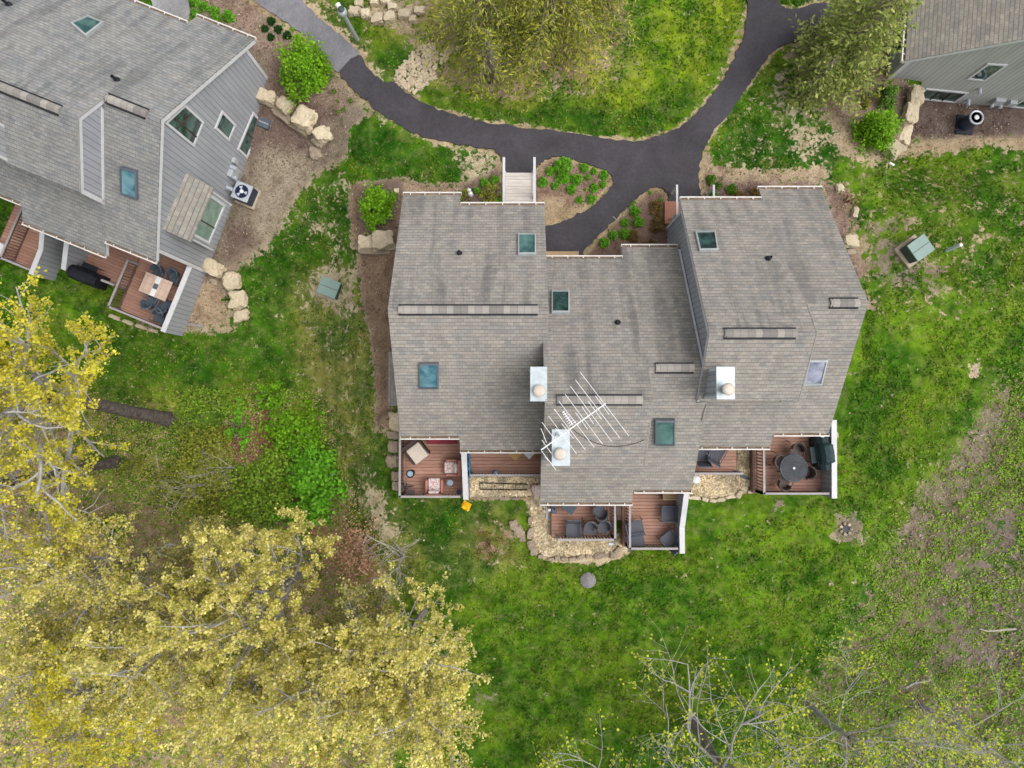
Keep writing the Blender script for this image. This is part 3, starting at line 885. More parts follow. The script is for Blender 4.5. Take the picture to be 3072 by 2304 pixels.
def wall_window(parent, pts, n, bars=(), pane="pane", fw=0.10, frame="white_trim"):
    """pts: corners on the wall plane (frame's own coordinates), n: outward normal; bars: list of (edge a, t, edge b, t)"""
    c = [Vector(p) for p in pts]
    n = Vector(n)
    k = len(c)
    area = sum((c[i].cross(c[(i + 1) % k]) for i in range(k)), Vector())
    if area.dot(n) < 0: c = c[::-1]
    ctr = sum(c, Vector()) / k
    inn = []
    for i in range(k):
        p, a, b = c[i], c[i - 1], c[(i + 1) % k]
        e1 = (p - a).normalized(); e2 = (b - p).normalized()
        n1 = n.cross(e1); n2 = n.cross(e2)
        m = (n1 + n2); m = m / max(0.3, (1 + n1.dot(n2)))
        inn.append(p + m * fw)
    v = [p + n * 0.0 for p in c] + [p + n * 0.045 for p in c] + [p + n * 0.045 for p in inn] + [p + n * 0.004 for p in inn]
    f = []
    for q in (0, k, 2 * k):
        for i in range(k):
            j = (i + 1) % k
            f.append((q + i, q + j, q + k + j, q + k + i))
    o = MB().add(v, f).build("window", frame, parent)
    MB().add([p + n * 0.010 for p in inn], [tuple(range(k))]).build("pane", pane, o)
    if bars:
        b_ = MB()
        for ia, ta, ib, tb in bars:
            a = inn[ia % k].lerp(inn[(ia + 1) % k], ta); b = inn[ib % k].lerp(inn[(ib + 1) % k], tb)
            b_.bar(a + n * 0.02, b + n * 0.02, 0.032)
        b_.build("mullion", "bronze", o)
    return o
# ------------------------------------------------------------------ houses
def NP(zr, yr, s):            # north plane through the ridge line
    return (0, yr, zr), Vector((0, s, 1)).normalized()
def SP(zr, yr, s):
    return (0, yr, zr), Vector((0, -s, 1)).normalized()

def px_skylight(root, pts, plane, mat, frame="curb_metal", h=0.10, label=None):
    p, n = plane
    o = skylight(root, [on_plane(root, a, b, Vector(p) + n * h, n) - n * h for a, b in pts], mat, frame, h, label)
    return o

def unit_end(t, mat="shingle"):
    """end unit with a raised western half; frame origin under the east end of the low ridge"""
    s = 0.7
    zb = -0.9
    roof(t, -2.08, 0, [(4.92, 3.86), (0, 7.3), (-4.47, 4.17)], rakes=(False, True), mat=mat)
    roof(t, -5.55, -2.08, [(4.4, 4.22), (-1.1, 8.07), (-3.27, 6.55)], rakes=(True, False), name="raised_roof", mat=mat)
    roof(t, -2.42, -2.081, [(4.92, 3.86), (4.402, 4.2225)], rakes=(False, False), mat=mat)
    roof(t, -5.55, -2.081, [(-2.4, 5.62), (-5.0, 3.80)], rakes=(True, True), mat=mat)
    m = MB()
    for a, b in (((-0.05, 7.345), (-1.1, 8.075)), ((-1.1, 8.075), (-3.27, 6.555))):
        m.yz([(a[0], a[1] - .056), (b[0], b[1] - .056), (b[0], b[1] - 0.27), (a[0], a[1] - 0.27)], -2.115, -2.083)
    m.yz([(-0.35, 7.19), (-3.3, 5.12), (-3.3, 5.0), (-0.35, 7.06)], -2.118, -2.085)
    m.box(-2.118, -2.085, -3.28, -3.12, 5.12, 6.40)
    m.build("rake_trim", "white_trim", t)
    MB().yz([(-0.05, 7.352), (-1.1, 8.082), (-3.27, 6.562), (-3.27, 6.50), (-1.1, 8.02), (-0.05, 7.29)], -2.082, -2.052).build("drip_edge", "drip_metal", t)
    wall(t, -5.42, -2.12, [(4.0, 4.39), (-1.1, 7.95), (-3.1, 6.55), (-3.1, 5.02), (-4.55, 4.0)], zb)
    wall(t, -2.115, -0.2, [(4.5, 4.04), (0, 7.19), (-4.05, 4.355)], zb)
    for y, z in ((4.5, 3.98), (-4.05, 4.3)):
        MB().box(-0.30, -0.17, y - 0.10, y + 0.03, zb, z - 0.05).build("corner_board", "white_trim", t)
    gutter(t, -2.45, 0.02, 4.93, 3.84, 1); gutter(t, -5.55, -2.46, 4.41, 4.2, 1)
    gutter(t, -2.06, 0.02, -4.48, 4.15, -1); gutter(t, -5.55, -2.09, -5.01, 3.78, -1)
    # sliding door under the south eave
    wall_window(t, [(-1.9, -4.052, 0.2), (-0.5, -4.052, 0.2), (-0.5, -4.052, 2.35), (-1.9, -4.052, 2.35)], (0, -1, 0), [(0, .5, 2, .5)], "pane")
    wall_window(t, [(-4.9, -4.552, 0.2), (-3.0, -4.552, 0.2), (-3.0, -4.552, 2.35), (-4.9, -4.552, 2.35)], (0, -1, 0), [(0, .5, 2, .5)], "pane")
    return zb


def gable_fittings(t, bay=True):
    """windows, bay window and meters on the east gable"""
    X = -0.2
    n = (1, 0, 0)
    wall_window(t, [(X, 0.04, 4.48), (X, 1.07, 4.5), (X, 1.07, 6.05), (X, 0.04, 6.72)], n, [(1, .62, 3, .30), (0, .35, 2, .65)], "pane", 0.085)
    wall_window(t, [(X, 1.17, 2.25), (X, 1.94, 2.25), (X, 1.94, 3.62), (X, 1.17, 3.62)], n, [], "pane")
    wall_window(t, [(X, 1.17, 0.25), (X, 2.92, 0.25), (X, 2.92, 1.33), (X, 1.17, 1.33)], n, [(0, .5, 2, .5)], "pane")
    # bay window with its own little shed roof
    b = MB().add([(X, -3.12, 0.95), (X, -1.08, 0.95), (0.3, -1.08, 0.95), (0.3, -3.12, 0.95), (X, -3.12, 4.0), (X, -1.08, 4.0), (0.3, -1.08, 3.1), (0.3, -3.12, 3.1)],
                 [(3, 2, 1, 0), (4, 5, 6, 7), (0, 1, 5, 4), (1, 2, 6, 5), (2, 3, 7, 6), (3, 0, 4, 7)]).build("bay", "siding", t)
    MB().add([(X, -3.27, 4.22), (X, -0.95, 4.22), (0.42, -0.95, 3.12), (0.42, -3.27, 3.12), (X, -3.27, 4.12), (X, -0.95, 4.12), (0.42, -0.95, 3.02), (0.42, -3.27, 3.02)],
             [(3, 2, 1, 0), (4, 5, 6, 7), (0, 1, 5, 4), (1, 2, 6, 5), (2, 3, 7, 6), (3, 0, 4, 7)]).build("bay_roof", "shingle_side", b)
    w = wall_window(t, [(0.302, -3.0, 1.45), (0.302, -1.2, 1.45), (0.302, -1.2, 3.0), (0.302, -3.0, 3.0)], n, [(0, .38, 2, .62)], "pane_light", 0.11)
    for y in (-1.1, -3.17):
        MB().box(0.29, 0.335, y, y + 0.07, 0.93, 3.05).build("bay_trim", "white_trim", b)
    # meters and service boxes low on the wall
    for y0, y1, z0, z1, dp in ((0.60, 0.82, 1.05, 1.4, .14), (0.0, 0.50, 0.75, 1.3, .2)):
        MB().box(X + .002, X + dp, y0, y1, z0, z1).build("meter_box", "meter_grey", t)
    for y, z in ((0.40, 1.32), (0.08, 0.98), (-0.42, 0.95)):
        MB().tube([(X + 0.02, y, z), (X + 0.30, y, z)], 0.085, 12).build("meter_dial", "light_metal", t)

# ---- the three-unit block in the middle
BLK = thing("townhouse_block", "row of three joined grey shingle-roofed houses in the middle, with chimneys and decks", "house", (11.95, 3.5, 0))
bpy.context.view_layer.update()
ZB = 0.9
def U(x, y): return x - 11.95, y - 3.5
def ub(prof): return [(y - 3.5, z) for y, z in prof]
unit_end(BLK); gable_fittings(BLK)
ridge_vent(BLK, -1.27, -0.30, 0, 7.3 + 0.02); ridge_vent(BLK, -5.06, -2.72, -1.1, 8.07 + 0.02)
chimney(BLK, *[q - 11.95 for q in (6.58, 7.12)], *[q - 3.5 for q in (0.28, 1.28)], 5.2, 8.25, (6.82 - 11.95, 0.57 - 3.5), 0.46, "chimney with its grey sided flank showing, on the right unit")
# left unit
sA = 0.66
zA = lambda y: 7.1 - sA * abs(y - 3.3)
roof(BLK, -4.2 - 11.95, -1.98 - 11.95, ub([(8.18, zA(8.18)), (3.3, 7.1), (-1.09, zA(-1.09))]), rakes=(True, False))
roof(BLK, -1.98 - 11.95, 1.23 - 11.95, ub([(7.69, zA(7.69)), (3.3, 7.1), (-1.63, zA(-1.63))]), rakes=(False, True))
wall(BLK, -4.0 - 11.95, 1.0 - 11.95, ub([(7.3, zA(7.3) - .11), (3.3, 6.98), (-0.75, zA(-0.75) - .11)]), ZB)
gutter(BLK, -4.2 - 11.95, -1.96 - 11.95, 8.19 - 3.5, zA(8.18) - .02, 1); gutter(BLK, -1.95 - 11.95, 1.23 - 11.95, 7.70 - 3.5, zA(7.69) - .02, 1)
gutter(BLK, -4.2 - 11.95, -2.0 - 11.95, -1.10 - 3.5, zA(-1.09) - .02, -1); gutter(BLK, -1.97 - 11.95, 1.1 - 11.95, -1.64 - 3.5, zA(-1.63) - .02, -1)
ridge_vent(BLK, -3.84 - 11.95, 0.90 - 11.95, 3.3 - 3.5, 7.12)
chimney(BLK, 0.62 - 11.95, 1.12 - 11.95, 0.22 - 3.5, 1.30 - 3.5, 4.6, 7.85, (0.885 - 11.95, 0.54 - 3.5), 0.2, "chimney between the left and middle units")
# side bay of the left unit, a low shed roof
bb = MB().box(-4.75 - 11.95, -4.0 - 11.95, 0.2 - 3.5, 2.0 - 3.5, 1.6, 3.3).build("bay", "siding", BLK)
MB().add([(-4.0 - 11.95, 0.05 - 3.5, 4.1), (-4.0 - 11.95, 2.15 - 3.5, 4.1), (-4.83 - 11.95, 2.15 - 3.5, 3.4), (-4.83 - 11.95, 0.05 - 3.5, 3.4), (-4.0 - 11.95, 0.05 - 3.5, 4.0), (-4.0 - 11.95, 2.15 - 3.5, 4.0), (-4.83 - 11.95, 2.15 - 3.5, 3.3), (-4.83 - 11.95, 0.05 - 3.5, 3.3)],
         [(0, 1, 2, 3), (7, 6, 5, 4), (0, 4, 5, 1), (1, 5, 6, 2), (2, 6, 7, 3), (3, 7, 4, 0)]).build("bay_roof", "shingle_side", bb)
# middle unit
roof(BLK, 1.08 - 11.95, 4.597 - 11.95, ub([(5.68, 4.055), (0.24, 7.863), (-2.1, 6.225)]), rakes=(True, False), name="raised_roof")
roof(BLK, 4.25 - 11.95, 4.597 - 11.95, ub([(6.2, 3.69), (5.682, 4.0526)]), rakes=(True, False))
roof(BLK, 4.6 - 11.95, 6.40 - 11.95, ub([(6.2, 3.69), (1.33, 7.1), (0.152, 6.276)]), rakes=(False, False))
roof(BLK, 4.6 - 11.95, 6.80 - 11.95, ub([(0.15, 6.274), (-3.14, 3.97)]), rakes=(False, True))
roof(BLK, 1.08 - 11.95, 4.597 - 11.95, ub([(-1.4, 5.19), (-3.65, 3.615)]), rakes=(True, True))
m = MB()
for a, b in (((1.28, 7.145), (0.24, 7.868)), ((0.24, 7.868), (-2.1, 6.23))):
    m.yz([(a[0] - 3.5, a[1] - .056), (b[0] - 3.5, b[1] - .056), (b[0] - 3.5, b[1] - .27), (a[0] - 3.5, a[1] - .27)], 4.562 - 11.95, 4.595 - 11.95)
m.build("rake_trim", "white_trim", BLK)
MB().yz(ub([(1.28, 7.14), (0.24, 7.872), (-2.1, 6.234), (-2.1, 6.17), (0.24, 7.80), (1.28, 7.08)]), 4.598 - 11.95, 4.625 - 11.95).build("drip_edge", "drip_metal", BLK)
wall(BLK, 1.16 - 11.95, 4.56 - 11.95, ub([(5.3, 4.2), (0.24, 7.75), (-1.95, 6.21), (-1.95, 4.7), (-3.25, 3.78)]), ZB)
wall(BLK, 4.565 - 11.95, 6.5 - 11.95, ub([(5.8, 3.86), (1.33, 6.98), (-2.75, 4.13)]), ZB)
gutter(BLK, 1.24 - 11.95, 4.22 - 11.95, 5.69 - 3.5, 4.03, 1); gutter(BLK, 4.24 - 11.95, 6.42 - 11.95, 6.21 - 3.5, 3.67, 1)
gutter(BLK, 1.08 - 11.95, 4.62 - 11.95, -3.66 - 3.5, 3.59, -1); gutter(BLK, 4.65 - 11.95, 6.80 - 11.95, -3.15 - 3.5, 3.95, -1)
ridge_vent(BLK, 1.47 - 11.95, 4.28 - 11.95, 0.24 - 3.5, 7.88); ridge_vent(BLK, 4.85 - 11.95, 6.15 - 11.95, 1.33 - 3.5, 7.12)
chimney(BLK, 1.32 - 11.95, 1.86 - 11.95, -1.88 - 3.5, -0.74 - 3.5, 5.0, 7.85, (1.56 - 11.95, -1.51 - 3.5), 0.2, "chimney under the antenna, on the middle unit")
# white flashing where the middle roof meets the right unit's wall
m = MB()
m.yz(ub([(6.1, 3.79), (1.33, 7.135), (0.2, 6.34), (0.2, 6.20), (1.33, 7.0), (6.1, 3.66)]), 6.42 - 11.95, 6.50 - 11.95)
m.build("flashing", "white_trim", BLK)
m = MB()
m.box(6.47 - 11.95, 6.58 - 11.95, 7.43 - 3.5, 7.545 - 3.5, ZB, 4.3)
m.build("corner_board", "white_trim", BLK)
# skylights (photo corners, on their roof planes)
def sky_px(root, x0, y0, x1, y1, plane, mat, frame="curb_metal", label=None, h=0.1):
    return px_skylight(root, [(x0, y1), (x1, y1), (x1, y0), (x0, y0)], plane, mat, frame, h, label)
pA_n, pA_s = NP(7.1, -0.2, sA), SP(7.1, -0.2, sA)
pB_n, pB_s = NP(7.1, 1.33 - 3.5, .7), SP(7.1, 1.33 - 3.5, .7)
pC_n, pC_s = NP(7.3, 0, .7), SP(7.3, 0, .7)
sky_px(BLK, 1554, 698, 1608, 762, pA_n, "sky_teal", "curb_light", "teal glazed skylight on the front slope of the left unit")
sky_px(BLK, 1256, 1091, 1316, 1168, pA_s, "sky_blue", "curb_metal", "mottled blue skylight on the garden slope of the left unit")
sky_px(BLK, 1655, 869, 1709, 937, pB_n, "sky_dark", "curb_light", "dark skylight on the front slope of the middle unit")
sky_px(BLK, 1966, 1262, 2026, 1339, pB_s, "sky_teal", "curb_metal", "milky teal skylight on the garden slope of the middle unit", 0.16)
px_skylight(BLK, [(2099, 750), (2156, 749), (2147, 691), (2086, 692)], pC_n, "sky_dark", "curb_light", 0.1, "near black skylight on the front slope of the right unit")
px_skylight(BLK, [(2410, 1158), (2466, 1156), (2485, 1081), (2428, 1081)], pC_s, "sky_white", "curb_light", 0.06, "pale reflecting skylight on the garden slope of the right unit")
for px, py, pl in ((1378, 760, pA_n), (1853, 968, pB_n), (2304, 776, pC_n)):
    vent_pipe(BLK, on_plane(BLK, px, py, *pl), .7)
# black cable sagging over the middle unit's roof
def on_roof(px, py, plane, up=0.03):
    return on_plane(BLK, px, py, *plane) + Vector((0, 0, up))
pBr_s = SP(7.863, 0.24 - 3.5, .7)
cpts = [(1718, 1288), (1740, 1305), (1762, 1318), (1790, 1330), (1820, 1338), (1850, 1340), (1880, 1336), (1910, 1329), (1933, 1319)]
MB().tube([on_roof(a, b, pBr_s) for a, b in cpts], 0.009, 5).build("roof_cable", "hose", BLK)
MB().tube([on_roof(a, b, pB_s) for a, b in ((2118, 1213), (2110, 1235), (2104, 1262))], 0.009, 5).build("roof_cable", "hose", BLK)

# ---- the house at the left: the same end unit turned, and its neighbour running out of frame
LEFT = thing("grey_sided_house", "grey house set at an angle, its sided gable wall and bay window in view", "house", (-11.88, 9.73, 0), R(-22))
bpy.context.view_layer.update()
unit_end(LEFT, "shingle_blue_cast"); gable_fittings(LEFT)
ridge_vent(LEFT, -2.0, -0.52, 0, 7.32); ridge_vent(LEFT, -5.3, -2.72, -1.1, 8.09)
chimney(LEFT, -5.35, -4.80, -3.22, -2.15, 5.2, 8.25, (-5.1, -2.9), 0.62)
roof(LEFT, -11.5, -5.553, [(4.4, 4.22), (-1.1, 8.07), (-3.27, 6.55)], "shingle_blue_cast", rakes=(True, False), name="raised_roof")
roof(LEFT, -11.5, -5.553, [(-2.4, 5.62), (-4.35, 4.255)], "shingle_blue_cast", rakes=(True, False))
wall(LEFT, -11.3, -5.7, [(4.0, 4.39), (-1.1, 7.95), (-3.1, 6.55), (-3.1, 5.02), (-3.9, 4.45)], -0.9)
gutter(LEFT, -11.5, -5.6, -4.36, 4.235, -1); gutter(LEFT, -11.5, -5.56, 4.41, 4.2, 1)
px_skylight(LEFT, [(209, 66), (256, 107), (311, 64), (262, 45)], pC_n, "sky_teal", "curb_light", 0.12, "teal skylight near the front eave")
px_skylight(LEFT, [(361, 585), (410, 600), (408, 513), (359, 500)], pC_s, "sky_blue", "curb_metal", 0.12, "bright blue skylight on the garden slope")
vent_pipe(LEFT, on_plane(LEFT, 350, 240, *pC_n), .7); vent_pipe(LEFT, on_plane(LEFT, 26, 14, *pC_n), .7)

# ---- the house at the upper right: only a corner shows
RIGHT = thing("tan_roofed_house", "grey house with a tan shingle roof, only its corner showing at the upper right", "house", (15.46, 13.63, 0), R(85))
bpy.context.view_layer.update()
roof(RIGHT, 0, 14, [(0, 3.5), (-5, 7.0), (-10, 3.5)], "shingle_plain", rakes=(True, True))
wall(RIGHT, 0.2, 13.8, [(-0.3, 3.6), (-5, 6.88), (-9.7, 3.6)], -0.6, mat="siding_light")
gutter(RIGHT, 0, 14, 0.01, 3.48, 1)
PR = lambda a, b: on_plane(RIGHT, a, b, (0.2, 0, 0), Vector((1, 0, 0)))
wall_window(RIGHT, [PR(2963, 189), PR(3024, 193), PR(2955, 242), PR(2900, 236)], (-1, 0, 0), [], "pane", 0.09)
wall_window(RIGHT, [PR(2778, 264), PR(2908, 277), PR(2864, 307), PR(2742, 295)], (-1, 0, 0), [(0, .36, 2, .64), (0, .68, 2, .32)], "pane", 0.09)
wall_window(RIGHT, [PR(3072, 296), PR(3110, 300), PR(3090, 326), PR(3030, 320)], (-1, 0, 0), [], "pane", 0.09)
for a, b, w, h in ((2995, 300, .42, .4), (3036, 305, .3, .3)):
    p = PR(a, b)
    MB().box(0.04, 0.198, p.y - w / 2, p.y + w / 2, p.z - h / 2, p.z + h / 2).build("meter_box", "meter_grey", RIGHT)
for a, b in ((2977, 305), (3002, 308), (2906, 300), (2940, 266)):
    p = PR(a, b)
    MB().tube([(0.19, p.y, p.z), (-0.05, p.y, p.z)], 0.075, 12).build("meter_dial", "light_metal", RIGHT)
MB().box(0.15, 0.30, -0.42, -0.27, -0.6, 3.45).build("corner_board", "white_trim", RIGHT)
wall_window(RIGHT, [(0.9, -0.298, 1.75), (2.6, -0.298, 1.75), (2.6, -0.298, 3.1), (0.9, -0.298, 3.1)], (0, 1, 0), [(0, .5, 2, .5)], "pane", 0.09)
# ------------------------------------------------------------------ decks
def railing(t, a, b, h=0.92, mat="rail_grey", bal="rail_brown"):
    """one straight run of railing: rails, end posts and balusters"""
    a, b = Vector(a), Vector(b)
    L = (b - a).length; d = (b - a) / L; ang = math.atan2(d.y, d.x)
    z = a.z
    m = MB()
    mid = (a + b) / 2
    m.obox((mid.x, mid.y, z + h), L + 0.06, 0.085, 0.035, ang)
    r = m.build("railing", mat, t)
    m = MB()
    m.obox((mid.x, mid.y, z + h - 0.09), L, 0.04, 0.06, ang)
    m.obox((mid.x, mid.y, z + 0.10), L, 0.04, 0.06, ang)
    n = int(L / 0.125)
    for i in range(n):
        p = a + d * (L * (i + 0.5) / n)
        m.obox((p.x, p.y, z + 0.10 + (h - 0.19) / 2), 0.036, 0.036, h - 0.25, ang)
    m.build("balusters", bal, r)
    for p in (a, b):
        MB().obox((p.x, p.y, z + (h - 0.02) / 2 - 0.15), 0.095, 0.095, h + 0.28, ang).build("post", mat, r)
    return r

def privacy_wall(t, pts, th=0.14, cap="white_trim", mat="siding"):
    """solid sided half wall along y: pts = [(x, y, z0, ztop), ...]"""
    m = MB(); c = MB()
    for (x, y, z0, z1), (x2, y2, w0, w1) in zip(pts, pts[1:]):
        m.add([(x - th / 2, y, z0), (x + th / 2, y, z0), (x2 + th / 2, y2, w0), (x2 - th / 2, y2, w0), (x - th / 2, y, z1), (x + th / 2, y, z1), (x2 + th / 2, y2, w1), (x2 - th / 2, y2, w1)],
              [(3, 2, 1, 0), (4, 5, 6, 7), (0, 1, 5, 4), (1, 2, 6, 5), (2, 3, 7, 6), (3, 0, 4, 7)])
        k = th / 2 + 0.035
        c.add([(x - k, y, z1 + .002), (x + k, y, z1 + .002), (x2 + k, y2, w1 + .002), (x2 - k, y2, w1 + .002), (x - k, y, z1 + .045), (x + k, y, z1 + .045), (x2 + k, y2, w1 + .045), (x2 - k, y2, w1 + .045)],
              [(3, 2, 1, 0), (4, 5, 6, 7), (0, 1, 5, 4), (1, 2, 6, 5), (2, 3, 7, 6), (3, 0, 4, 7)])
    w = m.build("privacy_wall", mat, t)
    c.build("wall_cap", cap, w)
    return w

def deck(label, loc, rz, x0, x1, y0, y1, rails=(), walls=(), skirt=0.8, mat="deck_wood", cat="deck"):
    t = thing("wooden_deck", label, cat, loc, rz)
    m = MB()
    n = int(round((y1 - y0) / 0.14)); p = (y1 - y0) / n
    rnd = random.Random(label)
    for i in range(n):
        cut = [x0, x1] if x1 - x0 < 2.2 else [x0, rnd.uniform(x0 + .5, x1 - .5), x1]
        for a, b in zip(cut, cut[1:]):
            m.box(a + 0.002, b - 0.002, y0 + i * p + 0.008, y0 + (i + 1) * p - 0.008, -0.03, rnd.uniform(-0.003, 0.0))
    m.build("deck_floor", mat, t)
    s = MB()
    s.box(x0, x1, y0 - 0.035, y0, -skirt, 0.0 - 0.004); s.box(x0 - 0.035, x0, y0, y1, -skirt, -0.004); s.box(x1, x1 + 0.035, y0, y1, -skirt, -0.004)
    s.box(x0, x1, y0, y1, -0.2, -0.06)
    s.build("deck_frame", "brown_paint", t)
    for a, b in rails: railing(t, (a[0], a[1], 0), (b[0], b[1], 0))
    for w in walls: privacy_wall(t, w)
    return t

DZ = 1.75
def dx(px): return (px - 1536) / F * (H - DZ) * 1.0006
def dy(py): return W(1536, py, DZ).y
def D(px, py, dz=0.0):
    p = W(px, py, DZ); p.z += dz; return p

# left unit
x0, x1, y0 = dx(1207), dx(1398), dy(1486)
deck("deck with the pink chairs below the left unit", (0, 0, DZ), 0, x0, x1, y0, -0.76,
     [((x0 + .06, y0 + .06), (x1 - .2, y0 + .06)), ((x0 + .06, y0 + .06), (x0 + .06, -0.9))],
     [[(-1.86, -1.66, -.6, 1.75), (-1.82, y0 - .05, -.6, 1.0)]])
xb0, xb1, yb0 = dx(1409), dx(1628), dy(1424)
deck("nearly empty deck between the pink chair deck and the middle unit", (0, 0, DZ), 0, xb0, xb1, yb0, -0.76,
     [((xb0 + .1, yb0 + .06), (xb1 - .06, yb0 + .06))])
# middle unit
x0, x1, y0 = dx(1655), dx(1838), dy(1611)
deck("deck with grey mesh chairs under the lower left eave of the middle unit", (0, 0, DZ), 0, x0, x1, y0, -3.26,
     [((x0 + .2, y0 + .06), (x1 - .06, y0 + .06)), ((x1 - .06, y0 + .06), (x1 - .06, -3.5))])
x0, x1, y0 = dx(1866), dx(2020), dy(1637)
deck("deck with a sloping sided wall beside the middle unit", (0, 0, DZ), 0, x0, x1, y0, -2.76,
     [((x0 + .14, y0 + .06), (x1 - .1, y0 + .06)), ((x0 + .14, y0 + .06), (x0 + .14, -3.4))],
     [[(x1 + .08, -2.9, -.6, 1.95), (x1 + .08, dy(1572), -.6, 0.95), (x1 + .08, y0 - .12, -.6, 0.95)]])
# right unit
x0, x1, y0 = 6.9, dx(2206), dy(1419)
deck("small shaded deck tucked between the middle and right units", (0, 0, DZ), 0, x0, x1, y0, -1.06,
     [((x0 + .06, y0 + .06), (x1 - .06, y0 + .06))])
x0, x1, y0 = dx(2258), dx(2459), dy(1477)
deck("deck with the round glass table and covered grill on the right unit", (0, 0, DZ), 0, x0, x1, y0, -0.57,
     [((x0 + .1, y0 + .06), (x1 - .1, y0 + .06)), ((x0 + .1, y0 + .06), (x0 + .1, -1.6))],
     [[(x1 + .08, -0.5, -.6, 1.05), (x1 + .08, y0 - .12, -.6, 0.98)]])
# decks of the left house, in its own turned frame
LZ = -0.05
LM = LEFT.matrix_basis
def lw(x, y, z=0): return LM @ Vector((x, y, z))
LR = R(-22)
deck("deck with the tiled dining table beside the turned house", lw(0, 0, LZ), LR, -2.98, -0.28, -7.10, -4.05,
     [((-2.9, -7.04), (-0.4, -7.04)), ((-2.9, -7.04), (-2.9, -4.9))],
     [[(-0.27, -4.05, -.9, 1.05), (-0.27, -7.15, -.9, 1.0)]])
deck("lower deck holding a dark covered grill beside the turned house", lw(0, 0, LZ), LR, -5.2, -3.04, -6.15, -4.56,
     [((-3.6, -6.1), (-3.1, -6.1))], [[(-5.22, -4.7, -.9, 1.7), (-5.22, -6.3, -.9, 1.0)]])
deck("shaded deck cut by the left edge of the photo", lw(0, 0, LZ), LR, -9.0, -6.45, -6.9, -3.91,
     [((-8.9, -6.84), (-6.6, -6.84)), ((-8.0, -6.84), (-8.0, -4.2))], [[(-6.42, -4.35, -.9, 1.75), (-6.42, -5.85, -.9, 1.05), (-6.42, -7.0, -.9, 1.0)]])

# ------------------------------------------------------------------ seats and tables
def sling_chair(label, p, rz, frame="slate_frame", sling="screen_dark", group=None, w=0.60, curved=False, cat="chair"):
    """metal patio chair with a woven seat; faces +y"""
    t = thing("patio_chair", label, cat, p, rz, group)
    hw = w / 2
    if curved:
        m = MB(); k = 10
        top = [(hw * 0.88 * math.cos(R(180 + 180 * i / k)) , -0.06 + 0.26 * math.sin(R(180 + 180 * i / k))) for i in range(k + 1)]
        v = [(x * .95, y * .95 + .02, 0.44) for x, y in top] + [(x * 1.05, y * 1.12, 0.86 - 0.10 * abs(x) / hw) for x, y in top]
        v2 = [(x * 0.93, y * .9 + .03, z) for x, y, z in v]
        n = len(v)
        h = k + 1
        f = [(i, i + 1, h + i + 1, h + i) for i in range(k)] + [(n + i + 1, n + i, n + h + i, n + h + i + 1) for i in range(k)] + [(h + i, h + i + 1, n + h + i + 1, n + h + i) for i in range(k)] + [(i + 1, i, n + i, n + i + 1) for i in range(k)]
        m.add(v + v2, f)
        m.build("backrest", sling, t)
        m = MB()
        m.prism([(x * .9, y * .9) for x, y in top] + [(hw * .85, 0.10), (hw * .7, 0.24), (-hw * .7, 0.24), (-hw * .85, 0.10)], 0.41, 0.44)
        m.build("seat", sling, t)
        MB().tube([(x * 1.05, y * 1.12, 0.875 - 0.10 * abs(x) / hw) for x, y in top], 0.014, 6).build("back_frame", frame, t)
    else:
        MB().add([(-hw + .04, -0.24, 0.38), (hw - .04, -0.24, 0.38), (hw - .04, 0.27, 0.43), (-hw + .04, 0.27, 0.43), (-hw + .04, -0.24, 0.40), (hw - .04, -0.24, 0.40), (hw - .04, 0.27, 0.45), (-hw + .04, 0.27, 0.45)],
                 [(3, 2, 1, 0), (4, 5, 6, 7), (0, 1, 5, 4), (1, 2, 6, 5), (2, 3, 7, 6), (3, 0, 4, 7)]).build("seat", sling, t)
        MB().add([(-hw + .04, -0.25, 0.42), (hw - .04, -0.25, 0.42), (hw - .04, -0.44, 0.92), (-hw + .04, -0.44, 0.92), (-hw + .04, -0.27, 0.42), (hw - .04, -0.27, 0.42), (hw - .04, -0.46, 0.92), (-hw + .04, -0.46, 0.92)],
                 [(0, 1, 2, 3), (7, 6, 5, 4), (0, 4, 5, 1), (1, 5, 6, 2), (2, 6, 7, 3), (3, 7, 4, 0)]).build("backrest", sling, t)
        MB().tube([(-hw + .02, -0.25, .42), (-hw + .02, -0.455, .93), (hw - .02, -0.455, .93), (hw - .02, -0.25, .42)], 0.02, 6).build("back_frame", frame, t)
        MB().tube([(-hw + .02, -0.26, .405), (-hw + .02, 0.28, .445), (hw - .02, 0.28, .445), (hw - .02, -0.26, .405)], 0.018, 6).build("seat_frame", frame, t)
    for s in (-1, 1):
        ya = -0.1 if curved else -0.30
        MB().tube([(s * hw, ya, 0.62), (s * hw * 1.02, 0.10, 0.64), (s * hw, 0.28, 0.62), (s * hw, 0.30, 0.45)], 0.021, 6).build("armrest", frame, t)
        MB().tube([(s * hw, 0.30, 0.47), (s * (hw + .01), 0.31, 0.0)], 0.016, 6).build("leg", frame, t)
        MB().tube([(s * (hw - .02), -0.22, 0.42), (s * (hw + .01), -0.34, 0.0)], 0.016, 6).build("leg", frame, t)
    return t

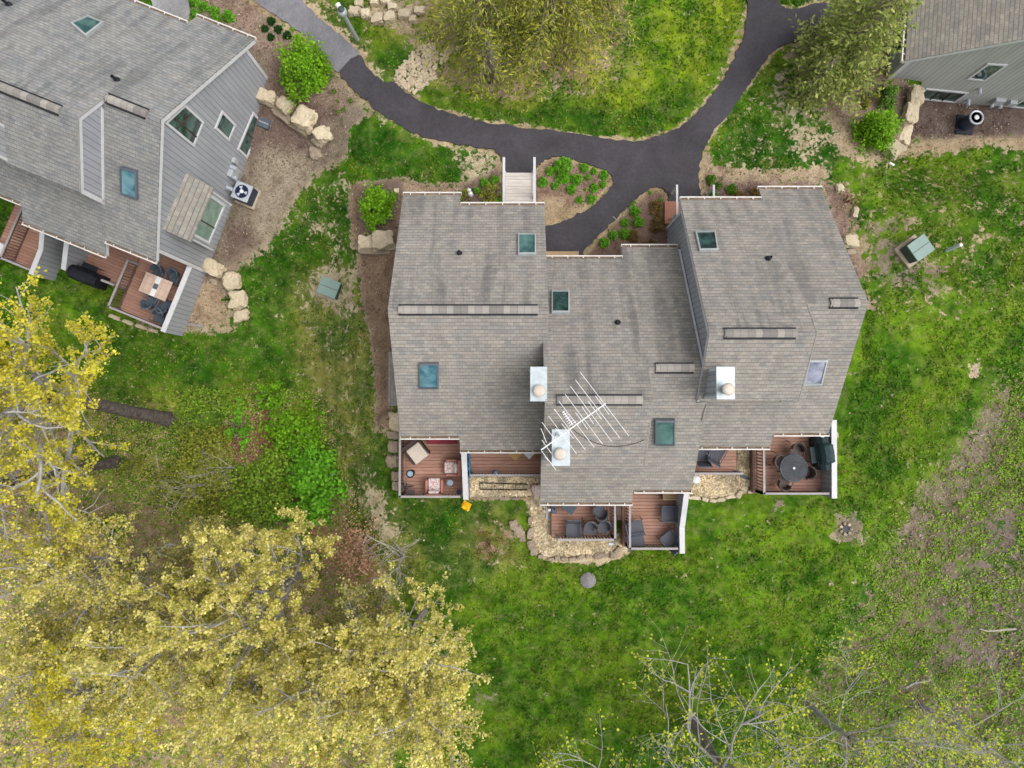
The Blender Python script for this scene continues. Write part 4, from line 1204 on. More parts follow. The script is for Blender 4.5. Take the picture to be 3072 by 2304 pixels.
def armchair(label, p, rz, body, cushion, s=1.0, slim=False, pillow=None):
    """low upholstered armchair; faces +y"""
    t = thing("armchair", label, "armchair", p, rz)
    w, d = 0.36 * s, 0.36 * s
    MB().bev(-w, w, -d, d, 0.06, 0.34, 0.04).build("base", body, t, False)
    a = 0.07 if slim else 0.11 * s
    for q in (-1, 1):
        x = q * (w - a / 2 + .012)
        MB().bev(x - a / 2, x + a / 2, -d + .13, d - 0.02, 0.3, 0.56, 0.045 if not slim else .02).build("armrest", body, t)
    MB().bev(-w - .005, w + .005, -d - .03, -d + 0.125, 0.2, 0.80, 0.05 if not slim else .03).build("backrest", body, t)
    MB().bev(-w + a, w - a, -d + .14, d + .03, 0.342, 0.47, 0.045).build("seat_cushion", cushion, t)
    if pillow:
        m = MB()
        m.bev(-w * .62, w * .62, -d + .13, -d + .27, 0.475, 0.80, 0.06)
        m.build("pillow", pillow, t)
    return t

def lathe_thing(name, label, cat, p, parts, group=None):
    t = thing(name, label, cat, p, 0, group)
    for n, prof, mat in parts:
        MB().lathe(prof, 24).build(n, mat, t, True)
    return t

armchair("dark wicker armchair with a cream seat cushion on the left deck", D(1252, 1352), R(-142), "wicker", "cushion_cream", 1.12, True)
armchair("pink upholstered chair nearest the white half wall", D(1362, 1400), R(90), "pink_fabric", "floral", .92, pillow="floral")
armchair("pink upholstered chair by the front railing", D(1306, 1459), R(0), "pink_fabric", "floral", .98, pillow="floral")
lathe_thing("side_table", "small black round table with a blue glazed bowl top", "table", D(1236, 1418),
            [("table_leg", [(0.13, 0), (0.13, .02), (0.03, .04), (0.03, .48)], "black_metal"), ("table_top", [(0.16, .47), (0.165, .49), (0.165, .53), (0.14, .535), (.13, .51), (.02, .50)], "black_metal"), ("bowl", [(0.05, .505), (0.11, .52), (0.115, .55), (0.09, .552), (0.04, .53), (.01, .53)], "ceramic_blue")])
lathe_thing("drum_table", "brown drum table with a pale blue plate, between the pink chairs", "table", D(1353, 1445),
            [("drum", [(0.13, 0), (0.15, .2), (0.165, .43)], "wicker"), ("table_top", [(0.175, .432), (0.178, .46), (0.15, .465), (0.145, .455), (.01, .455)], "brown_paint"), ("plate", [(0.05, .46), (0.125, .475), (0.12, .48), (0.06, .47), (0.01, .47)], "ceramic_blue")])
lathe_thing("flower_pot", "small blue pot at the foot of the white half wall", "pot", D(1379, 1476),
            [("pot", [(0.06, 0), (0.10, .18), (0.11, .22), (0.095, .22), (0.08, .17), (0.01, .17)], "pot_blue")])
# folded dark stand with dead stalks in the corner
t = thing("plant_stand", "dark folding stand with dead potted stalks in the deck corner", "plant stand", D(1228, 1466))
for q in (-.12, .12):
    MB().tube([(-.2, q, 0.0), (.2, q, 0.55)], .014, 6).build("leg", "bronze", t); MB().tube([(.2, q, 0.0), (-.2, q, 0.55)], .014, 6).build("leg", "bronze", t)
MB().bev(-.05, .30, -.25, .02, .52, .56, .01).build("shelf", "bronze", t)
MB().lathe([(0.11, .1), (0.15, .36), (0.155, .38), (.13, .38), (.02, .34)], 16, (-.12, .12, 0)).build("pot", "wicker", t)
m = MB(); rr = random.Random(8)
for i in range(26):
    a = rr.uniform(0, 6.28); l = rr.uniform(.15, .32)
    m.tube([(-.12, .12, .34), (-.12 + l * .4 * math.cos(a), .12 + l * .4 * math.sin(a), .5), (-.12 + l * math.cos(a), .12 + l * math.sin(a), .52 + rr.uniform(-.1, .1))], .008, 4)
m.build("stalks", "twig", t)
# left deck, by the house wall
t = thing("storage_bench", "dark red covered bench half under the left eave", "bench", D(1330, 1316))
MB().bev(-.62, .62, -.2, .2, 0.05, .42, .03).build("box", "brown_paint", t); MB().bev(-.6, .6, -.19, .21, .422, .50, .03).build("cushion", "red_cloth", t)
# middle strip deck
t = thing("folded_tarp", "bright blue tarp hung along the sided half wall", "tarp", (0, 0, DZ))
m = MB(); yy = np.linspace(-1.75, dy(1430), 14)
v = []
for i, y in enumerate(yy):
    x = -1.70 + 0.02 * math.sin(i * 2.1)
    v += [(x, y, 0.08), (x + .012, y, 0.5), (x - .02 + .02 * math.sin(i), y, 0.86), (x - .035, y, .86), (x - .02, y, .08)]
m.add(v, [(i * 5 + k, i * 5 + (k + 1) % 5, i * 5 + 5 + (k + 1) % 5, i * 5 + 5 + k) for i in range(13) for k in range(5)])
m.build("sheet", "tarp_blue", t)
MB().tube([(-1.69, -1.75, .885), (-1.69, dy(1430), .885)], .012, 6).build("cord", "tarp_blue", t)
def carton(name, label, p, rz, sx, sy, h, mat, cat):
    t = thing(name, label, cat, p, rz)
    MB().bev(-sx / 2, sx / 2, -sy / 2, sy / 2, 0, h, .008).build("box", mat, t)
    m = MB().box(-sx / 2 + .01, -.004, -sy / 2 + .01, sy / 2 - .01, h + .001, h + .008)
    m.box(.004, sx / 2 - .01, -sy / 2 + .01, sy / 2 - .01, h + .001, h + .008)
    m.build("lid", mat, t)
    return t
carton("storage_box", "tan box standing cornerwise under the gutter", D(1546, 1361), R(48), .40, .40, .35, "cardboard", "box")
carton("storage_box", "white box standing cornerwise under the gutter", D(1587, 1357), R(45), .36, .36, .4, "white_plastic", "box")
carton("storage_box", "terracotta box next to the white one", D(1605, 1361), R(45), .3, .36, .3, "terracotta", "box")
lathe_thing("glass_lantern", "round glass lantern by the railing of the nearly empty deck", "lantern", D(1488, 1417), [("base", [(0.09, 0), (0.09, .04), (.02, .05)], "light_metal"), ("globe", [(0.03, .05), (.09, .1), (.11, .18), (.09, .26), (.03, .30), (.01, .3)], "ceramic_blue")])
# middle unit, lower left deck
gm = "grey mesh patio chairs on the decks"
sling_chair("square grey sling chair against the front railing, teal edged arms", D(1717, 1584), R(180), "slate_frame", "screen_dark", None, .56)
for lab, px, py, rz in (("dark round mesh chair third from the steps, left of the corner one", 1766, 1580, 175), ("dark round mesh chair in the railing corner", 1805, 1576, 150), ("dark round mesh chair tucked under the eave", 1796, 1531, 20)):
    sling_chair(lab, D(px, py), R(rz), "bronze", "screen_dark", None, .58, True)
t = thing("easel_table", "small slate folding table poking out under the eave", "table", D(1704, 1516), R(-35))
MB().bev(-.26, .26, -.2, .2, .55, .58, .01).build("table_top", "slate_sling", t)
for a in (-.22, .22):
    for b in (-.16, .16): MB().bar((a, b, 0), (a, b, .55), .015).build("leg", "slate_frame", t)
t = thing("umbrella_base", "slate blue umbrella stand by the corner post", "stand", D(1662, 1524))
MB().bev(-.11, .11, -.22, .22, 0, .07, .02).build("base", "slate_frame", t); MB().tube([(0, 0, .07), (0, 0, .75)], .025, 8).build("tube", "slate_frame", t)
# middle unit, right deck
for lab, px, py, rz in (("slate sling chair facing the half wall of the middle deck", 1999, 1536, 90), ("slate sling chair by the left railing, nearer the house", 1903, 1579, -78), ("slate sling chair in the front left corner", 1905, 1616, -82), ("slate sling chair turned cornerwise in the front right corner", 2002, 1612, 40)):
    sling_chair(lab, D(px, py), R(rz), "slate_frame", "screen_dark", None, .62)
t = thing("slatted_bench", "small tan slatted bench half under the gutter", "bench", D(2004, 1484))
for i in range(4): MB().box(-.3, .3, -.17 + i * .09, -.10 + i * .09, .40, .43).build("slat", "tan_wood", t)
for a in (-.26, .26): MB().box(a - .03, a + .03, -.16, .16, 0, .399).build("leg", "brown_paint", t)
# right unit, small deck
sling_chair("slate sling chair turned cornerwise on the small shaded deck", D(2140, 1358), R(-30), "slate_frame", "screen_dark", None, .58)
sling_chair("slate sling chair against the wall of the small shaded deck", D(2099, 1362), R(0), "slate_frame", "screen_dark", None, .56)
# right unit, glass table set
c = D(2361, 1400)
t = thing("glass_table", "round smoked glass patio table on the right deck", "table", c)
MB().lathe([(0.0, .70), (0.53, .70), (0.535, .712), (0.0, .716)], 40).build("table_top", "table_glass", t, False)
m = MB(); m.tube([(0.54 * math.cos(a), 0.54 * math.sin(a), .71) for a in np.linspace(0, 2 * math.pi, 41)], .014, 6); m.build("rim", "slate_frame", t)
for k in range(4):
    a = k * math.pi / 2 + .5
    MB().tube([(0.1 * math.cos(a), 0.1 * math.sin(a), .66), (0.28 * math.cos(a), 0.28 * math.sin(a), .45), (0.42 * math.cos(a), 0.42 * math.sin(a), 0)], .018, 6).build("leg", "slate_frame", t)
MB().lathe([(0.05, .717), (0.05, .74), (0.03, .745), (.028, .73), (.01, .73)], 16).build("umbrella_ring", "light_metal", t)
for lab, px, py in (("bronze mesh chair on the house side of the glass table", 2374, 1350), ("bronze mesh chair on the left of the glass table", 2327, 1383), ("bronze mesh chair at the front of the glass table", 2338, 1443), ("bronze mesh chair on the grill side of the glass table", 2401, 1412)):
    p = D(px, py); d = c - p
    sling_chair(lab, p, math.atan2(d.y, d.x) - math.pi / 2, "bronze", "bronze", None, .56, True)
def grill(label, p, rz, mat, s=1.0):
    t = thing("covered_grill", label, "grill", p, rz)
    # cover: soft box with a hooded top
    m = MB(); nx, prof = 13, [(-.30, 0.05), (-.31, .75), (-.29, .92), (-.2, 1.1), (-.02, 1.17), (.15, 1.13), (.26, .98), (.30, .8), (.31, .05)]
    rr = random.Random(4)
    v = []
    for i in range(nx):
        u = i / (nx - 1) * 2 - 1
        e = 1 - 0.10 * abs(u) ** 6
        for y, z in prof:
            hump = 1 if abs(u) < .66 else 0.86
            k = rr.uniform(-.012, .012)
            v.append((u * .66 * s, (y * e + k) * s, (z * hump if z > .85 else z) * s))
    n = len(prof)
    f = [(i * n + k, i * n + k + 1, i * n + n + k + 1, i * n + n + k) for i in range(nx - 1) for k in range(n - 1)]
    f += [tuple(range(n)), tuple((nx - 1) * n + k for k in range(n - 1, -1, -1))]
    m.add(v, f); m.build("cover", mat, t)
    MB().tube([(-.5 * s, .325 * s, .72 * s), (.5 * s, .325 * s, .72 * s)], .016, 6).build("cover_hem", mat, t)
    m = MB().bev(-.36 * s, .30 * s, .33 * s, .56 * s, .60 * s, .66 * s, .012); m.build("side_shelf", mat, t)
    for q in (-.3, .25): MB().bar((q * s, .5 * s, 0), (q * s, .5 * s, .6 * s), .018).build("leg", "pipe_black", t)
    return t
grill("dark green covered grill by the half wall of the right deck", D(2452, 1356), R(97), "cover_green", 1.0)
lathe_thing("satellite_dish", "white dish under the right unit's gutter", "dish", D(2437, 1298, .9), [("dish", [(0.02, 0), (0.06, .02), (0.12, .05), (0.15, .07), (0.145, .08), (0.11, .05), (.02, .02)], "white_plastic"), ("feed_arm", [(0.012, .02), (0.012, .2), (.01, .2)], "light_metal")])
# left house, dining set
LD = lambda px, py: W(px, py, LZ)
p = LD(492, 868)
t = thing("tiled_table", "stone tiled dining table with a white centre strip", "table", p, LR)
MB().box(-.62, .62, -.44, .44, .70, .735).build("table_top", "table_tile", t)
MB().box(-.105, .105, -.43, .43, .7355, .741).build("centre_strip", "white_plastic", t)
MB().box(-.10, .10, -.12, .12, .742, .747).build("centre_plate", "slate_frame", t)
m = MB(); m.tube([(-.63, -.45, .715), (.63, -.45, .715), (.63, .45, .715), (-.63, .45, .715), (-.63, -.45, .715)], .016, 6); m.build("rim", "slate_frame", t)
for a in (-.56, .56):
    for b in (-.38, .38): MB().tube([(a, b, 0), (a, b, .7)], .025, 8).build("leg", "slate_frame", t)
for lab, px, py, rz in (("slate blue chair at the house side of the tiled table, left one", 490, 825, 180), ("slate blue chair at the house side of the tiled table, next to the half wall", 537, 838, 180), ("slate blue chair at the front of the tiled table, left one", 468, 912, 0), ("slate blue chair at the front of the tiled table, next to the half wall", 512, 925, 0), ("slate blue chair standing alone in the deck's front corner", 494, 955, 175)):
    sling_chair(lab, LD(px, py), LR + R(rz), "slate_frame", "slate_sling", None, .54, True)
grill("black covered grill under the budding yellow tree", LD(285, 838), LR, "cover_black", 1.0)
t = thing("deck_lounge", "white edged chair at the left edge of the photo", "chair", LD(6, 750), LR)
MB().bev(-.3, .3, -.3, .3, .3, .42, .04).build("seat", "white_plastic", t); MB().bev(-.3, .3, -.42, -.3, .3, .8, .03).build("backrest", "white_plastic", t)
for a in (-.25, .25):
    for b in (-.25, .25): MB().bar((a, b, 0), (a, b, .3), .02).build("leg", "light_metal", t)

# ------------------------------------------------------------------ antenna on the middle chimney
AZ = 9.0
def A(cx, cy, z=AZ): return W(1550 + cx / 3.687, 1000 + cy / 3.687, z)
c0 = A(480, 1135)
t = thing("television_antenna", "large white rooftop aerial of thin rods above the middle chimney", "antenna", (c0.x, c0.y, 7.0))
lc = lambda p: p - Vector((c0.x, c0.y, 7.0))
MB().tube([lc(A(270, 1290)), lc(A(985, 775))], .022, 6).build("boom", "aluminium", t)
MB().tube([(0.0, 0, 0.86), (0, 0, 2.2)], .02, 8).build("mast", "aluminium", t)
for a, b, c, d in [(700,425,1240,1135),(650,515,1140,1155),(595,585,1050,1195),(535,672,950,1225),(468,752,858,1262),(412,835,760,1290),(352,912,660,1330),(280,985,440,1200),(870,690,1022,898),(792,752,940,952),(722,812,852,1003),(650,875,785,1060),(495,995,628,1165),(268,1050,330,1210),(278,1180,385,1330),(275,1300,437,1515),(428,1050,480,1110),(310,1365,385,1440)]:
    MB().tube([lc(A(a, b, AZ + .03)), lc(A(c, d, AZ + .03))], .010, 5).build("element", "aluminium", t)
MB().tube([lc(A(510, 860)), lc(A(620, 1010))], .016, 6).build("coil_boom", "aluminium", t)
for k in range(7):
    q = A(520 + k * 16, 868 + k * 22); u = Vector((.05, .035, 0))
    MB().bar(lc(q) - u * (1 + .2 * k), lc(q) + u * (1 + .2 * k), .012).build("coil_rung", "aluminium", t)
MB().bev(-.06, .06, -.05, .05, .86, 1.0, .01).build("mast_clamp", "galvanised", t)

# ------------------------------------------------------------------ yard things
def rock(label, px, py, sx, sy, h, rz=0.0, seed=1, mat="limestone", flat=0.8, group=None, name="boulder", cat="boulder", bury=0.12, dz=0.0):
    p = G(px, py)
    bm = bmesh.new()
    bmesh.ops.create_icosphere(bm, subdivisions=4, radius=1.0)
    off = Vector((seed * 3.7, seed * 1.3, seed * 7.1))
    for v in bm.verts:
        d = v.co.normalized()
        k = (abs(d.x) ** 5 + abs(d.y) ** 5 + abs(d.z) ** 4) ** (-1 / 4.6)
        n = mnoise.fractal(d * 1.3 + off, 0.9, 2.1, 5) * 0.30
        n2 = mnoise.cell(d * 2.2 + off) * 0.07
        q = d * k * (1 + n + n2)
        if q.z > flat: q.z = flat + (q.z - flat) * 0.2
        v.co = Vector((q.x * sx / 2 * .84, q.y * sy / 2 * .84, q.z * h / 2 + h / 2 - bury))
    me = bpy.data.meshes.new(name); bm.to_mesh(me); bm.free()
    me.materials.append(M[mat])
    o = bpy.data.objects.new(name, me); COL.objects.link(o)
    o.location = (p.x, p.y, p.z + dz); o.rotation_euler = (0, 0, rz)
    return tag(o, label, cat, group)
rk = [ # retaining boulders beside the turned house
 ("pale flat boulder touching the turned house's corner", 808, 300, 62, 46, .7, -20, "limestone"), ("smooth cream boulder, second in the row from the house", 862, 325, 48, 50, .75, -35, "limestone"),
 ("largest rough white boulder in the row by the turned house", 922, 364, 72, 72, .85, -30, "limestone"), ("cream boulder at the far end of the row by the turned house", 974, 410, 56, 50, .65, 15, "limestone"),
 ("flat grey stone lying past the end of the boulder row", 947, 458, 38, 42, .25, 10, "fieldstone"), ("low ledge stone beneath the second boulder", 845, 345, 90, 30, .4, -40, "fieldstone"), ("low ledge stone under the largest boulder", 895, 385, 80, 28, .4, -35, "fieldstone"), ("low stone under the last boulder of the row", 955, 428, 50, 26, .3, -40, "fieldstone"),
 ("big tan boulder against the deck corner of the turned house", 650, 808, 74, 50, .8, -25, "limestone"), ("tan boulder second from the deck corner", 704, 848, 56, 56, .7, 10, "limestone"), ("squarish tan boulder below the second one", 722, 902, 56, 60, .7, 0, "limestone"), ("last flat tan boulder of the curve by the deck", 728, 948, 54, 36, .45, 10, "limestone"), ("small brown stone wedged behind the corner boulder", 645, 845, 30, 16, .3, -40, "fieldstone"),
 ("broad cream slab boulder against the left unit's wall", 1152, 727, 72, 62, .8, 8, "limestone"), ("lower cream slab boulder left of the broad one", 1103, 735, 56, 60, .55, 0, "limestone"),("brown stone showing under the slab boulders", 1130, 758, 100, 22, .4, -3, "fieldstone"),
 ("tawny boulder by the deck's upper left corner", 1187, 1264, 38, 62, .5, 5, "limestone"), ("grey boulder second down along the left deck", 1182, 1340, 38, 38, .4, 0, "fieldstone"), ("brown grey boulder third down along the left deck", 1178, 1383, 40, 44, .45, 0, "fieldstone"), ("squat dark boulder fourth down along the left deck", 1188, 1428, 32, 32, .35, 0, "fieldstone"), ("lowest boulder along the left deck", 1189, 1458, 28, 30, .35, 0, "fieldstone"), ("flat brown stone behind the tawny boulder", 1180, 1305, 46, 30, .2, 0, "fieldstone"),
 ("pinkish boulder at the corner of the middle unit", 1611, 1470, 36, 42, .45, 15, "pinkstone"),
 ("small cream rock nearest the right unit's front corner", 2516, 567, 24, 30, .35, 15, "limestone"), ("narrow cream rock on the mulch past the first", 2562, 638, 20, 36, .35, -10, "limestone"), ("wide cream slab against the right unit's east wall", 2546, 726, 52, 42, .5, 0, "limestone"), ("small brown rock below the wide cream slab", 2552, 755, 30, 20, .25, 0, "fieldstone"),
 ("dark round stone by the straw bed, upper one", 1541, 1572, 26, 30, .3, 10, "fieldstone"), ("dark long stone by the straw bed, middle one", 1556, 1592, 34, 40, .3, 30, "fieldstone"), ("dark small stone by the straw bed, lower one", 1567, 1612, 20, 26, .22, 0, "fieldstone"),
 ("small pale rock behind the left unit's front eave", 1190, 573, 16, 14, .25, 0, "limestone"), ("tan rock beside the right deck wall", 2503, 1303, 16, 24, .3, 0, "limestone"),
]
for i, (lab, px, py, w, h, z, a, mt) in enumerate(rk):
    k = (H - G(px, py).z) / F
    rock(lab, px, py, w * k, h * k, z, R(a), i + 1, mt)
for i, (px, py, w, h, a, lab) in enumerate([(2737, 297, 34, 56, -8, "topmost slab of the stone edging by the tan roofed house"), (2722, 348, 32, 60, -6, "second slab of the stone edging"), (2703, 408, 32, 66, -15, "third slab of the stone edging, beside the lime bush"), (2672, 455, 44, 40, -38, "lowest slab of the stone edging")]):
    k = (H - G(px, py).z) / F
    rock(lab, px, py, w * k * 1.3, h * k * 1.22, .7, R(a), 60 + i, "limestone", .6)
# edging stones round the straw beds
def edging(pts, label, group, mat, seed, base=.22):
    rr = random.Random(seed)
    for i, (px, py, w, h, a) in enumerate(pts):
        k = (H - 1.3) / F
        rock(label, px, py, w * k, h * k, base + rr.uniform(0, .08), R(a), seed + i, mat, .7, group, "edging_stone", "stone", .08)
edging([(1592,1598,20,34,0),(1594,1634,26,30,10),(1602,1652,24,24,0),(1622,1668,20,14,0),(1654,1676,20,10,0),(1672,1673,18,16,0),(1694,1676,26,14,0),(1716,1676,26,14,5),(1742,1670,30,14,10),(1766,1668,20,12,0),(1800,1666,46,20,8),(1838,1664,22,22,0),(1852,1648,28,16,40),(1590,1560,14,26,0)],
       "tan stone in the curved edging of the pale straw bed", "edging stones of the straw bed", "fieldstone", 100)
edging([(2078,1492,46,12,-3),(2114,1498,24,14,-15),(2138,1502,26,12,-10),(2160,1498,28,14,12),(2190,1490,34,12,12),(2215,1482,18,28,-35),(2232,1465,20,18,-30),(2240,1452,14,20,0),(2250,1474,22,12,0)],
       "pale block in the zigzag edging by the right unit", "edging blocks by the right unit", "limestone", 140)
edging([(1436,1492,40,10,0),(1478,1493,40,10,0),(1515,1496,36,12,0),(1548,1495,30,10,0)], "flat stone in the row edging the hose bed", "edging stones of the hose bed", "fieldstone", 160, .12)
edging([(1065,40,40,30,-5),(1100,48,34,28,0),(1135,62,40,30,10),(1170,55,40,34,5),(1215,48,44,30,0),(1260,38,34,26,0),(1080,18,30,20,0),(1125,12,30,22,0),(1180,28,34,22,0),(1240,64,26,20,0),(1160,8,34,24,0)], "weathered cream stone in the ledge near the lamp post", "ledge stones near the lamp post", "limestone", 180, .4)
edging([(345,952,40,14,-22),(385,967,38,14,-20),(425,980,40,14,-18),(462,992,34,12,-14)], "pale flat stone in the row along the front of the tiled table's deck", "edging stones along the tiled table's deck", "limestone", 200, .2)
# cobbles of the drain outfall
cob = rock("rounded cream cobble in the heap spilling toward the path", 1250, 200, .20, .17, .15, 0, 7, "limestone", 2.0, "cobbles of the stone outfall", "cobble", "cobble", .05)
cob2 = rock("rounded cream cobble in the heap spilling toward the path", 1262, 205, .17, .19, .14, 0, 9, "limestone", 2.0, "cobbles of the stone outfall", "cobble", "cobble", .05)
heap = [(1181,245),(1200,205),(1222,180),(1245,155),(1280,140),(1300,132),(1312,160),(1310,200),(1305,235),(1270,262),(1243,285),(1220,272)]
tail = [(1318,175),(1335,150),(1360,130),(1376,148),(1345,175),(1325,192)]
rr = random.Random(11); spots = []
HP, TP = np.array(heap), np.array(tail)
for _ in range(9000):
    x, y = rr.uniform(1175, 1380), rr.uniform(125, 290)
    inside = pdist(np.array([x]), np.array([y]), heap)[0] > 0 or pdist(np.array([x]), np.array([y]), tail)[0] > 0
    if inside and all((x - a) ** 2 + (y - b) ** 2 > 8.6 ** 2 for a, b in spots): spots.append((x, y))
for i, (x, y) in enumerate(spots[:230]):
    o = (cob if i % 2 else cob2) if i < 2 else (cob if i % 2 else cob2).copy()
    if i >= 2: COL.objects.link(o)
    p = G(x, y); o.location = p + Vector((0, 0, rr.uniform(0, .06))); o.rotation_euler = (rr.uniform(-.4, .4), rr.uniform(-.4, .4), rr.uniform(0, 6.28))
    s = rr.uniform(.75, 1.25); o.scale = (s, s * rr.uniform(.8, 1.1), s)

# transformer boxes
def transformer(label, px, py, rz, w, d, h, door):
    p = G(px, py)
    t = thing("transformer_box", label, "transformer", p, rz)
    MB().bev(-w / 2 - .14, w / 2 + .14, -d / 2 - .14, d / 2 + .14, -.12, .10, .02).build("concrete_pad", "concrete", t)
    MB().bev(-w / 2, w / 2, -d / 2, d / 2, .10, h * .88, .01).build("cabinet", "pad_dark", t)
    m = MB()
    e = .03
    m.add([(-w / 2 - e, -d / 2 - e, h * .86), (w / 2 + e, -d / 2 - e, h * .86), (w / 2 + e, d / 2 + e, h * .90), (-w / 2 - e, d / 2 + e, h * .90), (-w / 2 - e, -d / 2 - e, h * .93), (w / 2 + e, -d / 2 - e, h * .93), (w / 2 + e, d / 2 + e, h), (-w / 2 - e, d / 2 + e, h)],
          [(3, 2, 1, 0), (4, 5, 6, 7), (0, 1, 5, 4), (1, 2, 6, 5), (2, 3, 7, 6), (3, 0, 4, 7)])
    l = m.build("lid", "pad_green", t)
    MB().box(-w / 2, w / 2, -.012, .012, h * .965, h * .972).build("lid_seam", "pad_dark", l)
    MB().box(-.04, .04, -d / 2 - .05, -d / 2 - .005, .5 * h, .65 * h).build("latch", "light_metal", t)
    return t
transformer("sage green utility box on the lawn left of the block", 998, 870, R(-22), .78, .68, .72, 1)
transformer("sage green utility box with a dark front on the lawn right of the block", 2732, 755, R(36), .80, .74, .80, 1)
t = thing("marker_post", "short pale blue marker post beside the right utility box", "post", G(2840, 752))
MB().tube([(0, 0, -.1), (0.05, .05, .82)], .075, 12).build("post", "post_blue", t); MB().lathe([(.08, .80), (.083, .86), (.06, .9), (.01, .91)], 12, (.05, .05, 0)).build("post_cap", "white_plastic", t)
# condensers
k = G(745, 590)
t = thing("air_conditioner", "square condenser unit with a navy fan by the sided gable wall", "air conditioner", k, R(-22))
MB().bev(-.46, .46, -.46, .46, -.1, .08, .01).build("pad", "concrete", t)
MB().bev(-.37, .37, -.37, .37, .08, .72, .03).build("cabinet", "ac_dark", t)
MB().bev(-.38, .38, -.38, .38, .722, .76, .012).build("top_panel", "light_metal", t)
MB().lathe([(.28, .762), (.29, .775), (.27, .775), (.265, .764), (0.01, .764)], 28).build("fan_opening", "ac_fan", t)
m = MB()
for i in range(3):
    a = i * 2.094
    m.add([(.05 * math.cos(a), .05 * math.sin(a), .77), (.25 * math.cos(a - .3), .25 * math.sin(a - .3), .767), (.25 * math.cos(a + .35), .25 * math.sin(a + .35), .78)], [(0, 1, 2)])
m.build("fan_blades", "light_metal", t); MB().lathe([(.08, .768), (.085, .80), (.06, .815), (.01, .818)], 16).build("fan_hub", "white_plastic", t)
k = G(2893, 375)
t = thing("air_conditioner", "round topped condenser on a black pad by the tan roofed house", "air conditioner", k, R(-5))
MB().bev(-.38, .38, -.42, .42, -.05, .06, .01).build("pad", "pipe_black", t)
MB().lathe([(.27, .06), (.29, .1), (.29, .78), (.26, .8)], 28).build("cabinet", "ac_dark", t)
MB().lathe([(.30, .78), (.31, .84), (.28, .86), (.245, .85), (.235, .80), (.01, .80)], 28).build("top_ring", "light_metal", t)
MB().lathe([(.09, .80), (.10, .85), (.05, .87), (.01, .87)], 16).build("fan_hub", "white_plastic", t)
# lamp post
b = G(1072, 116); tp = W(1030, 42, b.z + 2.5); tp = Vector((b.x, b.y, b.z)) + Vector((tp.x - b.x, tp.y - b.y, 2.5)) * 1.0
t = thing("lamp_post", "grey path lamp post with a hooded lamp head", "lamp post", b)
MB().tube([(0, 0, -.2), (tp.x - b.x, tp.y - b.y, 2.5)], [.085, .075], 12).build("pole", "meter_grey", t)
hx = Vector((tp.x - b.x, tp.y - b.y, 2.5))
MB().lathe([(.10, -.02), (.17, .06), (.17, .22), (.12, .30), (.02, .33)], 20, hx).build("lamp_head", "light_metal", t, True)
MB().lathe([(.12, .30), (.13, .34), (.05, .36), (.01, .36)], 20, hx).build("lamp_cap", "pad_dark", t, True)
MB().tube([hx + Vector((0, 0, .15)), hx + Vector((-.18, .26, .25))], [.09, .10], 10).build("lamp_shade", "white_plastic", t)
# footbridge to the left unit's door
bz = 1.72
bx0, bx1 = W(1516, 560, bz).x, W(1598, 560, bz).x
by0, by1 = 7.6, W(1555, 512, bz).y
t = thing("footbridge", "white washed plank bridge with rails from the path to the left unit", "bridge", ((bx0 + bx1) / 2, (by0 + by1) / 2, bz))
hw, hl = (bx1 - bx0) / 2, (by1 - by0) / 2
m = MB(); n = int(2 * hl / .145)
for i in range(n): m.box(-hw, hw, -hl + i * .145 + .004, -hl + (i + 1) * .145 - .004, -.035, random.Random(i).uniform(-.003, 0))
m.build("planks", "pale_wood", t)
for s in (-1, 1):
    x = s * (hw + .05)
    r = MB().box(x - .05, x + .05, -hl, hl + .25, .86, .90).build("handrail", "white_trim", t)
    MB().box(x - .02, x + .02, -hl, hl, .12, .17).build("lower_rail", "white_trim", t)
    for y in (-hl + .05, 0, hl - .05):
        MB().box(x - .045, x + .045, y - .045, y + .045, -.5, .859).build("post", "white_trim", t)
    MB().box(s * hw - .03, s * hw + .03, -hl, hl, -.25, -.037).build("beam", "grey_trim", t)
# middle unit's wooden landing
p0, p1 = W(1636, 777, 1.5), W(1736, 757, 1.5)
t = thing("entry_landing", "tan timber landing at the end of the dark path", "landing", ((p0.x + p1.x) / 2, (p0.y + p1.y) / 2, 1.5))
w2, h2 = abs(p1.x - p0.x) / 2, abs(p1.y - p0.y) / 2 + .0
MB().box(-w2, w2, -.55, h2, -.04, 0).build("tread", "tan_wood", t); MB().box(-w2, w2, h2 + .002, h2 + .04, -.25, .01).build("fascia", "tan_wood", t)
# right unit's entry stoop
p = W(2012, 628, 1.6)
t = thing("entry_stoop", "red brick stoop with white handrails at the right unit's door", "stoop", p)
MB().bev(-.25, 1.6, -.6, .35, -.5, 0, .02).build("platform", "brick_red", t); MB().bev(-.1, 1.5, .352, .65, -.5, -.17, .02).build("step", "brick_red", t)
for x in (0.06, 1.55):
    MB().box(x - .04, x + .04, -.5, .75, .86, .92).build("handrail", "white_trim", t)
    for y in (-.4, .65): MB().box(x - .04, x + .04, y - .04, y + .04, -.4, .858).build("post", "white_trim", t)
